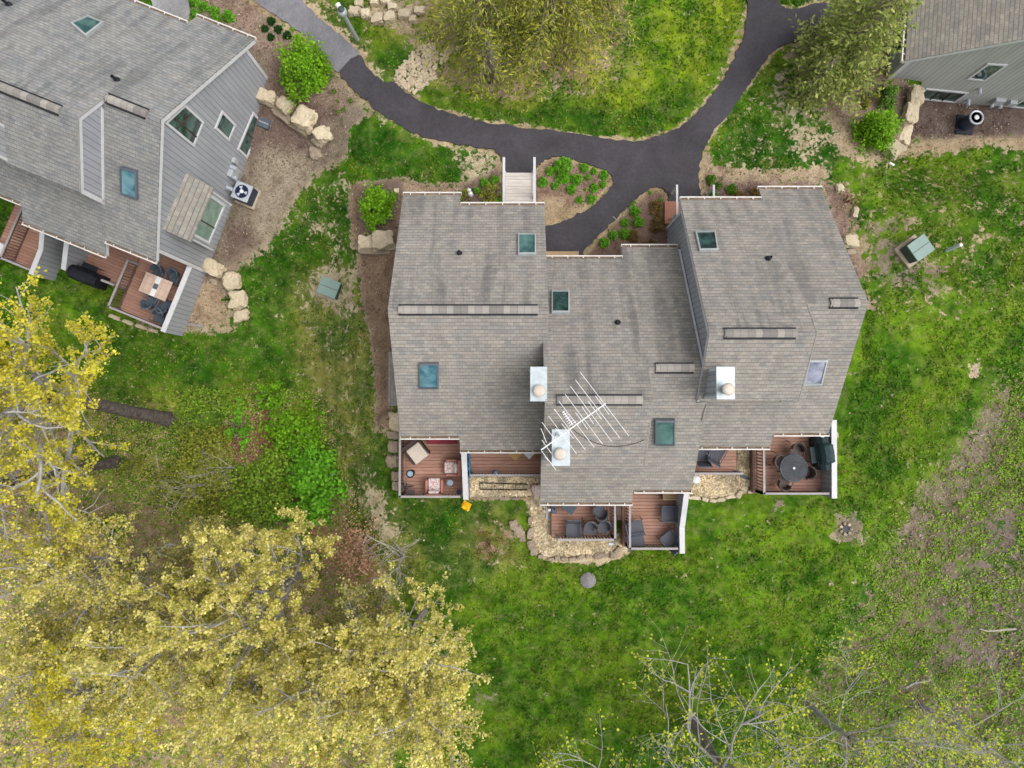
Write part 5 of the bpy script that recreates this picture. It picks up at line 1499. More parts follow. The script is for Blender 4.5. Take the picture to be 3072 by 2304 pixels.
# small things
lathe_thing("manhole_cover", "round grey manhole cover in the south lawn", "manhole cover", G(1764, 1740), [("rim", [(.33, -.05), (.33, .05), (.29, .055), (.01, .05)], "manhole"), ("cover", [(.28, .052), (.27, .07), (.01, .072)], "manhole")])
t = thing("fire_pit", "small blackened pit ringed by pale stones on the lawn", "fire pit", G(2535, 1586))
MB().lathe([(.17, .02), (.16, .06), (.02, .05)], 14).build("ash_bed", "pipe_black", t)
for k in range(7):
    a = k * .9
    MB().lathe([(.03, 0), (.075, .05), (.06, .12), (.01, .14)], 7, (.22 * math.cos(a), .22 * math.sin(a), 0)).build("ring_stone", "limestone" if k % 2 else "fieldstone", t)
p = G(1399, 1517)
t = thing("yellow_bag", "crumpled bright yellow plastic bag on the grass by the left deck", "bag", p)
m = MB(); rr = random.Random(3); n = 7
v = [((i - 3) * .06 + rr.uniform(-.01, .01), (j - 3) * .055 + rr.uniform(-.01, .01), .05 + rr.uniform(0, .07) * (1 if 0 < i < 6 and 0 < j < 6 else .2)) for i in range(n) for j in range(n)]
v += [(x * 1.02, y * 1.02, .0) for x, y, z in v]
N = n * n
f = [(i * n + j, i * n + n + j, i * n + n + j + 1, i * n + j + 1) for i in range(n - 1) for j in range(n - 1)]
ring = [i * n for i in range(n)] + [(n - 1) * n + j for j in range(1, n)] + [i * n + n - 1 for i in range(n - 2, -1, -1)] + [j for j in range(n - 2, 0, -1)]
f += [(ring[i], ring[(i + 1) % len(ring)], ring[(i + 1) % len(ring)] + N, ring[i] + N) for i in range(len(ring))]
m.add(v, f); o = m.build("sheet", "yellow_plastic", t); o.rotation_euler = (0, 0, R(-28))
MB().tube([(.0, .2, .03), (.06, .25, .05), (.1, .2, .03)], .008, 5).build("handle", "yellow_plastic", t)
# white garden figure by the front bed
t = thing("garden_figure", "small white figurine sitting by the front bed", "figurine", G(1411, 585))
MB().lathe([(.11, 0), (.13, .08), (.10, .24), (.06, .30), (.01, .31)], 14).build("body", "white_plastic", t, True); MB().lathe([(.02, .26), (.08, .32), (.085, .38), (.05, .44), (.01, .45)], 14, (-.03, .09, 0)).build("head", "white_plastic", t, True)
# hose bed frame, satellite disc, downspout extension, pipes
t = thing("trellis_frame", "fallen black rectangular trellis frame in the hose bed", "trellis", G(1510, 1457))
m = MB()
pts = [G(1440, 1448), G(1582, 1452), G(1581, 1469), G(1440, 1467), G(1440, 1448)]
o0 = G(1510, 1457)
m.tube([p - o0 + Vector((0, 0, .12)) for p in pts], .022, 6); m.build("rails", "black_metal", t)
for q in range(3):
    a = pts[0].lerp(pts[1], .25 + q * .25) - o0; b = pts[3].lerp(pts[2], .25 + q * .25) - o0
    MB().bar(a + Vector((0, 0, .12)), b + Vector((0, 0, .12)), .008).build("rung", "black_metal", t)
t = thing("garden_hose", "dark hose lying loosely around the hose bed", "hose", G(1460, 1440))
o0 = G(1460, 1440)
MB().tube([G(a, b) - o0 + Vector((0, 0, .04)) for a, b in smooth([(1420,1475),(1432,1448),(1455,1438),(1500,1442),(1540,1437),(1575,1444),(1600,1470),(1592,1488),(1540,1490),(1470,1482)], 5)[:45]], .014, 5).build("tube", "hose", t)
t = thing("garden_hose", "dark hose looped in the bed below the small shaded deck", "hose", G(2130, 1440))
o0 = G(2130, 1440)
MB().tube([G(a, b) - o0 + Vector((0, 0, .04)) for a, b in smooth([(2080,1440),(2120,1448),(2160,1446),(2190,1440),(2196,1425),(2180,1422)], 5)[:26]], .014, 5).build("tube", "hose", t)
lathe_thing("utility_lid", "white round lid standing by the corner of the small shaded deck", "lid", G(2082, 1436), [("disc", [(.02, .3), (.17, .31), (.175, .34), (.15, .36), (.01, .37)], "white_plastic"), ("stem", [(.05, -.1), (.05, .3), (.01, .3)], "white_plastic")])
p = G(1641, 1532)
t = thing("downspout", "white downspout extension at the middle unit's left corner", "downspout", (p.x, p.y, 1.3))
MB().box(-.05, .05, -.35, .25, .05, .13).build("extension", "white_trim", t); MB().box(-.05, .05, .252, .34, .05, 1.9).build("riser", "white_trim", t)
p = G(1853, 1535)
t = thing("planter_box", "narrow dark brown planter between the middle unit's two decks", "planter", p)
MB().bev(-.11, .11, -.3, .3, 0, .4, .015).build("box", "bronze", t); MB().box(-.085, .085, -.275, .275, .401, .41).build("soil", "mulch_chip", t)
p = G(2237, 1433)
t = thing("loose_board", "slate grey board lying between the two decks of the right unit", "board", p, R(-20))
MB().bev(-.26, .26, -.06, .06, .02, .10, .01).build("board", "slate_frame", t)
t = thing("splash_block", "small pale block lying in the straw bed", "block", G(1832, 1631))
MB().bev(-.13, .13, -.08, .08, 0, .08, .015).build("tray", "ceramic_blue", t); MB().box(-.09, .09, -.05, .05, .081, .095).build("channel", "white_plastic", t)
p = G(2668, 492)
t = thing("drain_pipe", "short white pipe end at the foot of the stone edging", "pipe", p, R(-28))
MB().tube([(-.2, 0, .08), (.2, 0, .08)], .055, 12).build("pipe", "white_plastic", t); MB().tube([(.18, 0, .08), (.21, 0, .08)], .058, 12).build("collar", "pipe_black", t)
t = thing("window_well", "grey window well grate against the sided gable wall", "grate", G(793, 370), R(-22))
MB().bev(-.25, .25, -.2, .2, -.1, .08, .01).build("grate", "slate_frame", t); MB().box(-.22, .22, -.02, .02, .081, .1).build("bar", "meter_grey", t)
p = G(578, 975)
t = thing("timber_edge", "weathered timber plank lying past the deck's front corner", "plank", p, R(-8))
MB().bev(-.5, .5, -.07, .07, -.02, .1, .01).build("plank", "wood_grey", t)
p = lw(-.35, -7.3, -.7)
# ------------------------------------------------------------------ vegetation
def shrub_quads(rng, n, rx, ry, rz, size, clump=0.35, shell=0.55, flat=0.7, long=1.0):
    """leaves in the outer volume of an uneven dome, gathered in clumps"""
    nc = max(6, int(n / 34))
    d = rng.normal(size=(nc, 3)); d[:, 2] = np.abs(d[:, 2]) * 0.9 + 0.02
    d /= np.linalg.norm(d, axis=1)[:, None]
    rad = rng.uniform(shell, 1.0, size=(nc, 1)) * (0.78 + 0.42 * rng.random((nc, 1)))
    cc = d * rad * np.array([rx, ry, rz])
    az = np.arctan2(d[:, 1], d[:, 0]); ph = rng.uniform(0, 6.28, 3)
    cc[:, :2] *= (1 + .15 * np.sin(2 * az + ph[0]) + .12 * np.sin(5 * az + ph[1]) + .07 * np.sin(9 * az + ph[2]))[:, None]
    k = rng.integers(0, nc, n)
    C = cc[k] + rng.normal(size=(n, 3)) * np.array([rx, ry, rz]) * clump * 0.33
    C[:, 2] = np.abs(C[:, 2]) + 0.02
    return leaf_quads(rng, C, size, flat, long)

def stems_mb(rng, rx, rz, n, r):
    m = MB()
    for i in range(n):
        a = rng.uniform(0, 6.28); l = rng.uniform(.4, .85) * rx
        m.tube([(0.03 * math.cos(a), .03 * math.sin(a), -.05), (l * .4 * math.cos(a), l * .4 * math.sin(a), rz * .45), (l * math.cos(a + .3), l * math.sin(a + .3), rz * .8)], [r, r * .7, r * .3], 5)
    return m

def bush(name, label, px, py, wpx, hpx, hgt, mat, n, size, seed, cat="bush", group=None, clump=.35, stem="twig", long=1.0, flat=.7):
    rng = np.random.default_rng(seed)
    p = G(px, py); k = (H - p.z - hgt * .6) / F
    # the crown stands above its foot, so move the foot towards the point straight below the camera
    q = W(px, py, p.z + hgt * .45); z = float(ground_z(q.x, q.y))
    t = thing(name, label, cat, (q.x, q.y, z), 0, group)
    quads_object("foliage", shrub_quads(rng, n, wpx * k / 2, hpx * k / 2, hgt, size, clump, flat=flat, long=long), mat, t)
    stems_mb(rng, min(wpx, hpx) * k / 2, hgt, 9, .022).build("stems", stem, t)
    return t

bush("lime_bush", "large rounded lime green bush between the grey walkway and the boulder row", 909, 192, 150, 168, 1.5, "leaf_lime", 5200, .10, 1)
bush("lime_bush", "rounded lime green bush beside the left unit's front corner", 1126, 618, 108, 122, 1.2, "leaf_lime", 3600, .09, 2)
bush("lime_bush", "pointed lime green bush against the stone edging", 2637, 388, 118, 134, 1.3, "leaf_lime", 4000, .09, 3)
bush("olive_bush", "darker green bush between the lime bush and the tan roofed house", 2666, 288, 60, 72, .9, "leaf_mid", 1500, .07, 4)
bush("olive_bush", "thin olive shrub under the conifer by the tan roofed house", 2610, 290, 46, 70, .7, "leaf_olive", 500, .06, 5)
bush("olive_bush", "yellowish low shrub in the bed left of the footbridge", 1470, 584, 66, 56, .5, "leaf_olive", 900, .06, 6)
bush("olive_bush", "olive shrub at the inner corner of the left unit's front eave", 1397, 590, 36, 54, .6, "leaf_olive", 500, .06, 7)
bush("thicket_bush", "bright broad leaved bush at the lawn's edge, largest of the thicket", 955, 1440, 180, 200, 1.5, "leaf_bright", 4200, .15, 8, clump=.3)
bush("thicket_bush", "bright green bush just below the largest one, at the wood's edge", 930, 1545, 170, 90, 1.2, "leaf_bright", 2200, .14, 9, clump=.3)
bush("feathery_bush", "feathery spring green bush in the middle of the thicket", 880, 1285, 210, 190, 1.3, "leaf_lime", 3000, .11, 10, clump=.4)
bush("feathery_bush", "small spring green bush at the thicket's top end", 800, 1195, 90, 80, 1.0, "leaf_lime", 1100, .10, 11, clump=.4)
bush("feathery_bush", "loose spring green bush left of the largest broad leaved bush", 815, 1420, 190, 150, 1.1, "leaf_weed", 2200, .13, 12, clump=.5)
bush("feathery_bush", "sparse pale shrub left of the feathery bush", 710, 1290, 90, 130, 1.0, "leaf_bright", 500, .10, 13, clump=.4)
bush("feathery_bush", "dull olive undergrowth shrub below the two leaning trunks", 560, 1440, 220, 150, .9, "leaf_olive", 1400, .11, 14, clump=.6)
bush("feathery_bush", "olive shrub right of the leaning trunk's foot", 620, 1320, 170, 110, .9, "leaf_olive", 1100, .10, 15, clump=.6)
bush("feathery_bush", "dark green shrub in the shade under the big yellow tree", 310, 1580, 110, 80, .8, "leaf_mid", 800, .11, 16, clump=.5)
bush("feathery_bush", "yellow green brush filling the middle of the thicket's lower side", 760, 1500, 230, 130, 1.1, "leaf_weed", 2400, .12, 32, clump=.6)
bush("feathery_bush", "light olive brush at the foot of the leaning trunks, nearest the thicket", 640, 1490, 200, 130, .9, "leaf_olive", 1500, .11, 33, clump=.6)
bush("feathery_bush", "low green brush along the lawn's edge above the thicket", 640, 1200, 220, 80, .6, "leaf_weed", 1200, .10, 34, clump=.7)
bush("feathery_bush", "olive sprouts at the foot of the thicker leaning trunk", 548, 1262, 90, 90, .6, "leaf_weed", 520, .08, 36, clump=.7)
bush("feathery_bush", "olive sprouts at the foot of the lower leaning trunk", 392, 1388, 100, 90, .6, "leaf_olive", 460, .08, 37, clump=.7)
bush("rusty_shrub", "low rust coloured shrub between the thicket and the pale crowns", 1085, 1645, 180, 190, .5, "leaf_rust", 2000, .085, 35, clump=.6, stem="twig_red")
bush("twiggy_shrub", "bare reddish shrub with a few leaves on the south lawn", 1468, 1630, 90, 80, .7, "leaf_russet", 260, .06, 17, clump=.6, stem="twig_red")
bush("twiggy_shrub", "bare purple twigged shrub by the right unit's front corner", 2545, 598, 80, 70, .6, "leaf_russet", 160, .05, 18, clump=.6, stem="twig_red")
def low_plants(spec, name, label, group, mat, seed, h=.30, n=800, size=.05):
    rng = np.random.default_rng(seed)
    def dome():
        d = rng.normal(size=(n, 3)); d[:, 2] = np.abs(d[:, 2]) + .02
        d /= np.linalg.norm(d, axis=1)[:, None]
        az = np.arctan2(d[:, 1], d[:, 0]); p1 = rng.uniform(0, 6.28)
        r_ = rng.uniform(.55, 1, (n, 1)) * (1 + .10 * np.sin(3 * az + p1) + .08 * np.sin(7 * az))[:, None]
        return leaf_quads(rng, d * r_ * np.array([.5, .5, .62]), size / .45, .6)
    protos = [quads_object(name, dome(), mat) for _ in range(2)]
    for i, (px, py, r) in enumerate(spec):
        o = protos[i] if i < 2 else protos[i % 2].copy()
        if i >= 2: COL.objects.link(o)
        p = G(px, py); k = (H - p.z) / F * r * 2
        o.location = p; o.scale = (k, k, k * .95); o.rotation_euler = (0, 0, rng.uniform(0, 6.28))
        tag(o, label, "plant", group)
    if len(spec) < 2: bpy.data.objects.remove(protos[1])
low_plants([(1729,540,18),(1650,515,15),(1628,548,16),(1665,558,12),(1713,569,16),(1752,505,15),(1781,515,11),(1763,533,10),(1811,527,15),(1808,554,12),(1782,565,15),(1773,598,15),(1737,601,12),(1756,570,6)],
           "round_plant", "small round green plant in the island bed right of the footbridge", "round plants in the island bed", "leaf_bright", 21)
low_plants([(1689,502,29),(1690,532,24)], "clump_plant", "large double clump of bright green at the island bed's top", "big clumps in the island bed", "leaf_bright", 22, n=1400, size=.035)
low_plants([(1904,635,17),(1914,667,17),(1874,669,14),(1873,702,17),(1839,707,15),(1813,729,16),(1980,601,6),(1950,578,6)], "round_plant", "small round green plant in the bed below the dark path's fork", "round plants in the forked bed", "leaf_bright", 23)
low_plants([(1965,624,22),(1970,678,24),(1897,710,20),(1975,655,14),(1955,735,16),(1930,738,14)], "russet_plant", "low russet brown plant in the bed below the dark path's fork", "russet plants in the forked bed", "leaf_russet", 24, n=300)
low_plants([(2132,540,16),(2156,557,11),(2193,569,17),(2140,582,12)], "round_plant", "small green plant in the bed in front of the right unit", "green plants before the right unit", "leaf_mid", 25)
low_plants([(2214,592,20),(2263,579,18),(2240,600,14),(2280,585,14)], "russet_plant", "low russet plant against the right unit's front eave", "russet plants before the right unit", "leaf_russet", 26, n=300)
low_plants([(1484,540,14),(1453,549,15),(1430,572,11),(1497,606,10)], "round_plant", "small round green plant in the bed left of the footbridge", "round plants left of the footbridge", "leaf_bright", 27)
low_plants([(586,7,18),(615,22,16),(646,37,17),(590,43,15),(651,59,15),(687,52,20)], "round_plant", "round green plant in the bed by the concrete walk, top of photo", "round plants by the concrete walk", "leaf_bright", 28)
low_plants([(815,66,14),(796,88,12),(836,90,14),(863,108,14),(814,113,12)], "dark_plant", "small dark green plant near the lime bush and grey path", "dark plants by the grey path", "leaf_dark", 29)
low_plants([(994,226,13),(1003,276,10),(1052,303,10),(1032,330,9),(1013,337,8),(1015,305,6),(1025,357,5),(985,245,8)], "weed_tuft", "small weedy tuft on the mulch right of the lime bush", "weedy tufts by the lime bush", "leaf_mid", 30, n=200)
low_plants([(2371,187,10),(2398,155,10),(2357,3,11),(2390,5,12)], "dark_plant", "small green plant beside the path under the conifer", "plants under the conifer", "leaf_mid", 31)

# ---- trees
class Tree:
    def __init__(self, seed):
        self.r = random.Random(seed); self.tubes = []; self.tips = []
    def rv(self, s=1.0): return Vector((self.r.gauss(0, s), self.r.gauss(0, s), self.r.gauss(0, s)))
    def branch(self, p, d, L, r, lev, maxlev, nch, up=.06, wob=.16, tipn=3):
        n = max(3, min(8, int(L / .4)))
        pts = [p]; d = d.normalized()
        for i in range(n):
            d = (d + self.rv(wob) + Vector((0, 0, up))).normalized()
            p = p + d * (L / n); pts.append(p)
        end = .35 if lev < maxlev else .25
        rad = [r * (1 - (1 - end) * i / n) for i in range(n + 1)]
        self.tubes.append((pts, rad, lev))
        if lev >= maxlev:
            self.tips += [(q, lev) for q in pts[max(1, n + 1 - tipn):]]
            return
        self.tips.append((pts[-1], lev))
        for k in range(nch[lev]):
            t = .25 + .75 * (k + self.r.random()) / nch[lev]
            i = min(n - 1, int(t * n)); f = t * n - i
            q = pts[i].lerp(pts[i + 1], min(1, f)); dd = (pts[i + 1] - pts[i]).normalized()
            perp = dd.cross(self.rv()).normalized()
            cd = (dd * self.r.uniform(.35, .8) + perp * self.r.uniform(.6, 1.0) + Vector((0, 0, .12))).normalized()
            self.branch(q, cd, L * self.r.uniform(.42, .66) * (1.12 - .45 * t), max(.007, r * .55 * (1 - .45 * t)), lev + 1, maxlev, nch, up, wob, tipn)
    def wood(self, min_r=0.0):
        m = MB(); tr = MB()
        for pts, rad, lev in self.tubes:
            (tr if lev == 0 else m).tube(pts, rad, 10 if lev == 0 else (6 if lev == 1 else 4), cap=False)
        return tr, m

def deciduous(name, label, base, height, trunk, r0, spread, seed, mat, n_leaf, size, jit=.16, lean=(0, 0), bark="bark", limb_bark="bark_grey", limbs=7, nch=(0, 6, 6, 4), maxlev=3, group=None, limb_up=.9, lr=.42, cat="tree", bare=0.0, only=None):
    T = Tree(seed); r = T.r
    tp = []
    p = Vector((0, 0, -.3)); n = 8
    for i in range(n + 1):
        f = i / n
        tp.append(Vector((lean[0] * f + r.uniform(-.11, .11) * f, lean[1] * f + r.uniform(-.11, .11) * f, -.3 + (trunk + .3) * f)))
    T.tubes.append((tp, [r0 * (1.35 if i == 0 else 1 - .4 * i / n) for i in range(n + 1)], 0))
    top = tp[-1]
    for k in range(limbs):
        a = 2 * math.pi * (k + r.uniform(-.3, .3)) / limbs
        if only and not (only[0] < math.degrees(a) % 360 < only[1]): continue
        tilt = r.uniform(.25, 1.0) if k % 3 else r.uniform(.1, .4)
        d = Vector((math.cos(a) * tilt, math.sin(a) * tilt, limb_up * (1.15 - tilt * .6)))
        q = tp[-1 - (k % 3)]
        L = math.hypot(spread * tilt, (height - trunk) * (1 - .8 * tilt)) * r.uniform(.8, 1.05)
        T.branch(q, d, L, r0 * lr, 1, maxlev, nch, .05, .15)
    t = thing(name, label, cat, base, 0, group)
    tr, m = T.wood()
    tr.build("trunk", bark, t, True)
    m.build("branches", limb_bark, t)
    rng = np.random.default_rng(seed)
    tips = np.array([q for q, l in T.tips if r.random() > bare])
    k = rng.integers(0, len(tips), n_leaf)
    C = tips[k] + rng.normal(size=(n_leaf, 3)) * jit
    quads_object("crown", leaf_quads(rng, C, size, .5), mat, t)
    return t

def foot(x, y): return (x, y, float(ground_z(x, y)))
# bright yellow trees at the left edge, their trunks leaning away from the lens
b = G(512, 1262)
deciduous("maple_tree", "bright yellow budding tree on the left edge, thicker trunk crossing the lawn", (b.x, b.y, b.z), 14.0, 8.5, .30, 5.6, 41, "leaf_yellow", 25000, .09, .08, (-.5, 1.1), "bark_dark", limbs=14, limb_up=.5, bare=.35)
b = G(352, 1385)
deciduous("maple_tree", "yellow budding tree at the left edge with the shorter lower trunk", (b.x, b.y, b.z), 13.0, 8.0, .24, 5.2, 42, "leaf_yellow", 9000, .09, .08, (-.5, -.3), "bark_dark", limbs=12, limb_up=.5, bare=.35)
# the grove of pale yellow trees at the lower left
for i, (x, y, h, tr, sp, mat, nl, lab) in enumerate([
    (-8.9, -6.9, 11.0, 5.2, 3.5, "leaf_cream", 9000, "cream blossomed tree with the broadest crown, middle of the lower left grove"),
    (-3.7, -8.5, 9.5, 4.4, 2.6, "leaf_cream", 5000, "cream blossomed tree at the lawn side of the lower left grove"),
    (-12.6, -9.0, 10.5, 5.0, 2.9, "leaf_cream", 5500, "golden green tree left of the broadest cream crown"),
    (-6.3, -9.9, 10.0, 4.6, 3.0, "leaf_cream", 5600, "cream tree at the photo's bottom edge below the broadest crown"),
    (-15.4, -6.4, 10.0, 5.4, 2.6, "leaf_cream", 3600, "thin pale tree with white limbs at the left edge of the grove"),
    (-9.9, -10.6, 9.5, 4.6, 2.8, "leaf_cream", 4600, "yellow cream tree at the bottom edge, left of centre in the grove"),
    (-3.3, -11.0, 8.5, 4.2, 2.4, "leaf_cream", 3600, "small cream tree in the grove's lower right corner by the lawn"),
    (-12.0, -6.0, 7.0, 3.6, 2.2, "leaf_bronze", 2600, "short bronze leaved tree at the grove's upper edge"),
    (-15.0, -10.6, 9.5, 4.8, 2.8, "leaf_yellow", 4200, "golden tree in the bottom left corner of the photo"),
    (-16.4, -8.7, 9.0, 4.6, 2.4, "leaf_cream", 3400, "pale tree half cut by the left edge, below the thin white limbed tree"),
    (-5.4, -8.4, 6.5, 3.2, 1.7, "leaf_bronze", 2200, "short pale bronze tree between the broadest crown and the lawn side tree")]):
    deciduous("blossom_tree", lab, foot(x, y), h, tr, .17, sp, 60 + i, mat, int(nl * 3.6), .088, .075, (random.Random(i).uniform(-.4, .4), random.Random(i + 50).uniform(-.4, .4)), "bark", "bark_grey", limbs=11, group="pale yellow trees of the lower left grove", limb_up=.8, bare=.3)
# bare trees between grove and lawn
deciduous("bare_tree", "bare grey tree with a fan of pale twigs above the cream crowns", foot(-4.6, -6.1), 5.6, 2.2, .10, 2.2, 81, "leaf_bronze", 120, .06, .1, (.4, .3), "bark_grey", "bark_pale", limbs=5, nch=(0, 5, 5, 4), bare=.5)
deciduous("bare_tree", "small bare sapling in the brown leaf litter at the left", foot(-13.6, -3.4), 4.5, 2.0, .06, 1.6, 82, "leaf_olive", 160, .07, .1, (.2, .1), "bark_pale", "bark_pale", limbs=4, nch=(0, 4, 4, 3), bare=.5)
deciduous("bare_tree", "bare pale sapling in the thicket below the leaning trunks", foot(-12.4, -2.6), 4.2, 1.6, .05, 1.6, 83, "leaf_olive", 500, .08, .2, (.3, 0), "bark_pale", "bark_pale", limbs=4, nch=(0, 4, 4, 3), bare=.3)
# sparse budding trees at the lower right
b = G(2078, 2165)
deciduous("budding_tree", "budding tree with a thick dark trunk at the bottom edge, right of centre", (b.x, b.y, b.z), 10.5, 4.6, .26, 6.2, 91, "leaf_bud", 2500, .10, .06, (.2, -.3), "bark", "bark_grey", limbs=14, nch=(0, 7, 7, 5), lr=.24, limb_up=.55)
deciduous("budding_tree", "budding tree reaching in from the bottom edge, leftmost of the sparse ones", foot(4.9, -15.6), 10.5, 4.2, .20, 6.2, 92, "leaf_bud", 2400, .10, .06, (-.2, .1), "bark", "bark_grey", limbs=12, nch=(0, 7, 7, 5), lr=.24, limb_up=.6)
deciduous("budding_tree", "leafier budding tree on the rough bank in the lower right", foot(12.6, -12.6), 8.5, 3.2, .15, 4.8, 93, "leaf_bud", 2300, .095, .10, (.1, .1), "bark_grey", "bark_grey", limbs=9, nch=(0, 7, 7, 5), lr=.24, limb_up=.6)
deciduous("budding_tree", "budding tree in the bottom right corner of the photo", foot(17.6, -12.8), 8.0, 3.2, .14, 4.4, 94, "leaf_bud", 2200, .095, .10, (0, .2), "bark_grey", "bark_grey", limbs=8, nch=(0, 7, 7, 5), lr=.24, limb_up=.6)
deciduous("budding_tree", "low pale sapling on the bank between the sparse trees", foot(9.6, -12.2), 6.0, 2.4, .08, 2.2, 95, "leaf_bud", 1300, .10, .08, (0, .2), "bark_grey", "bark_pale", limbs=6, nch=(0, 6, 6, 4), lr=.3, limb_up=.6)

# ---- conifers
def conifer(name, label, base, height, R0, seed, mat, droop, step, per, ndens, size, long, zlow=.6, bark="bark", cat="conifer", power=.85, lift=.12):
    r = random.Random(seed); rng = np.random.default_rng(seed)
    t = thing(name, label, cat, base)
    MB().tube([(0, 0, -.3), (0.03, 0, height * .5), (0, 0.03, height)], [.17, .11, .015], 10).build("trunk", bark, t, True)
    bw = MB(); C = []; Dd = []
    z = zlow; a0 = 0
    while z < height - .3:
        f = (z - zlow) / (height - zlow)
        Rz = R0 * (1 - f) ** power * r.uniform(.88, 1.1)
        n = max(3, int(per * (1 - .4 * f)))
        a0 += 1.1
        for k in range(n):
            a = a0 + 6.283 * (k + r.uniform(-.25, .25)) / n
            L = Rz * r.uniform(.72, 1.12)
            pts = []
            for i in range(6):
                u = i / 5
                pts.append(Vector((math.cos(a) * L * u, math.sin(a) * L * u, z + lift * L * u - droop * L * u * u + r.uniform(-.03, .03))))
                a += r.uniform(-.05, .05)
            bw.tube(pts, [.028 * (1 - .8 * i / 5) for i in range(6)], 4, cap=False)
            dd = (pts[-1] - pts[0]).normalized(); side = Vector((-dd.y, dd.x, 0)).normalized()
            ns = max(3, int(L / .2))
            for j in range(ns):
                u = .16 + .84 * (j + r.random()) / ns
                q = pts[0].lerp(pts[-1], u); q.z = z + lift * L * u - droop * L * u * u
                sl = (L * .34 * (1.15 - u) + .10) * r.uniform(.7, 1.2)
                for s in (-1, 1):
                    sd = (dd * .75 + side * s * .85).normalized()
                    m = max(2, int(sl / .09 * ndens))
                    for w in range(m):
                        g = q + sd * sl * (w + r.random()) / m
                        C.append((g.x, g.y, g.z + r.uniform(-.05, .05))); Dd.append((sd.x, sd.y, sd.z - .1))
        z += step * r.uniform(.8, 1.2)
    bw.build("branches", "twig", t)
    C = np.array(C); Dd = np.array(Dd)
    n = len(C)
    u = Dd + rng.normal(size=(n, 3)) * .45; u /= np.linalg.norm(u, axis=1)[:, None]
    nr = rng.normal(size=(n, 3)) * .7 + np.array([0, 0, 1.0]); v = np.cross(nr, u); v /= np.linalg.norm(v, axis=1)[:, None]
    s = size * rng.uniform(.6, 1.3, size=(n, 1))
    u = u * s * long * .5; v = v * s * .5
    C = C + rng.normal(size=(n, 3)) * .03
    quads_object("crown", np.stack([C - u, C - v, C + u, C + v], 1), mat, t)
    return t
for lab, x, y, h, R0, sd in (("feathery olive yellow larch nearest the path at the top", -1.1, 15.6, 9.0, 2.7, 5), ("feathery olive yellow larch, middle of the three at the top", 1.5, 15.9, 10.0, 3.3, 6), ("darker feathery larch, rightmost of the three at the top", 3.3, 17.0, 8.5, 2.4, 7), ("small leaning larch sprig lowest of the larches, its tips near the path", -.9, 13.7, 4.0, 1.4, 8)):
    conifer("larch_tree", lab, foot(x, y), h, R0, sd, "needle_larch", .16, .40, 7, .8, .05, 4.2, .5)
conifer("spruce_tree", "dense olive green conifer beside the tan roofed house", foot(13.2, 14.2), 7.3, 2.2, 15, "needle_olive", .10, .26, 9, .95, .085, 2.4, .3, power=.62, lift=.25)
conifer("spruce_tree", "low shaggy olive conifer in front of the dense one, by the grass", foot(12.1, 13.0), 3.4, 1.0, 16, "needle_olive", .12, .24, 8, .9, .08, 2.4, .2, power=.6, lift=.25)

# ---- uncountable stuff: grass, litter, weeds, chips
def scatter(name, label, cat, mat, n, size, seed, test, lift=.02, flat=.6, long=1.0, area=(-24, 24, -19, 19)):
    rng = np.random.default_rng(seed)
    x = rng.uniform(area[0], area[1], n); y = rng.uniform(area[2], area[3], n)
    z = ground_z(x, y)
    c, s = math.cos(TILT), math.sin(TILT)
    depth = -(z - H) * c + y * s
    px = 1536 + F * x / depth; py = 1152 - F * (y * c + (z - H) * s) / depth
    k = test(px, py, x, y, rng)
    C = np.stack([x, y, z + lift + rng.uniform(0, .05, n)], 1)[k]
    o = quads_object(name, leaf_quads(rng, C, size, flat, long), mat)
    return tag(o, label, cat, None, "stuff")
def bl(arr, x, y):
    i = np.clip(np.searchsorted(GX[0], x), 0, GX.shape[1] - 1); j = np.clip(np.searchsorted(GY_[:, 0], y), 0, GX.shape[0] - 1)
    return arr[j, i]
BLD = [[(1200, 580), (1640, 600), (2040, 600), (2480, 560), (2610, 905), (2500, 1480), (2050, 1650), (1640, 1620), (1400, 1490), (1190, 1490)]]
def lawn(px, py, x, y, rng):
    k = (px > -20) & (px < 3092) & (py > -20) & (py < 2330)
    return k & (rng.random(len(px)) < (bl(GCOV, x, y) + (vnoise(x, y, .5, 60) - .5) * .9 + (vnoise(x, y, 1.4, 61) - .5) * .6 - .45) * 1.7) & (pdist(px, py, BLD[0]) < 0) & (pdist(px, py, PATH) < -8) & (pdist(px, py, OLD) < -8)
scatter("grass", "short green lawn grass around the houses", "grass", "grass_blade", 230000, .075, 1, lawn, .015, .8, 1.5)
def bare(px, py, x, y, rng):
    k = (px > -20) & (px < 3092) & (py > -20) & (py < 1500) & (px > 400)
    return k & (rng.random(len(px)) < (.3 - bl(GCOV, x, y)) * 1.6 * (.25 + vnoise(x, y, 1.1, 70))) & (pdist(px, py, PATH) < -3) & (pdist(px, py, OLD) < -3) & (pdist(px, py, WALK) < 0) & (np.max([pdist(px, py, q) for q in STRAWS], 0) < 0) & (pdist(px, py, BLD[0]) < 30)
STRAWS = [[(1590, 1500), (1660, 1480), (1660, 1615), (1875, 1615), (1880, 1650), (1800, 1662), (1640, 1668), (1600, 1640)], [(2070, 1425), (2250, 1425), (2235, 1455), (2200, 1482), (2140, 1494), (2070, 1482)], [(1412, 1432), (1632, 1430), (1628, 1488), (1412, 1488)], [(2210, 1350), (2262, 1340), (2262, 1450), (2215, 1440)]]
scatter("mulch", "brown bark mulch and crumbled soil in the planting beds", "mulch", "mulch_chip", 150000, .055, 8, bare, .012, 1.4, 1.6, (-17, 22, -4, 18))
WOOD = [(-300, 1150), (450, 1220), (700, 1230), (800, 1150), (960, 1190), (1000, 1320), (1050, 1480), (1090, 1560), (1180, 1700), (1220, 1820), (1180, 2000), (1200, 2500), (-500, 2500)]
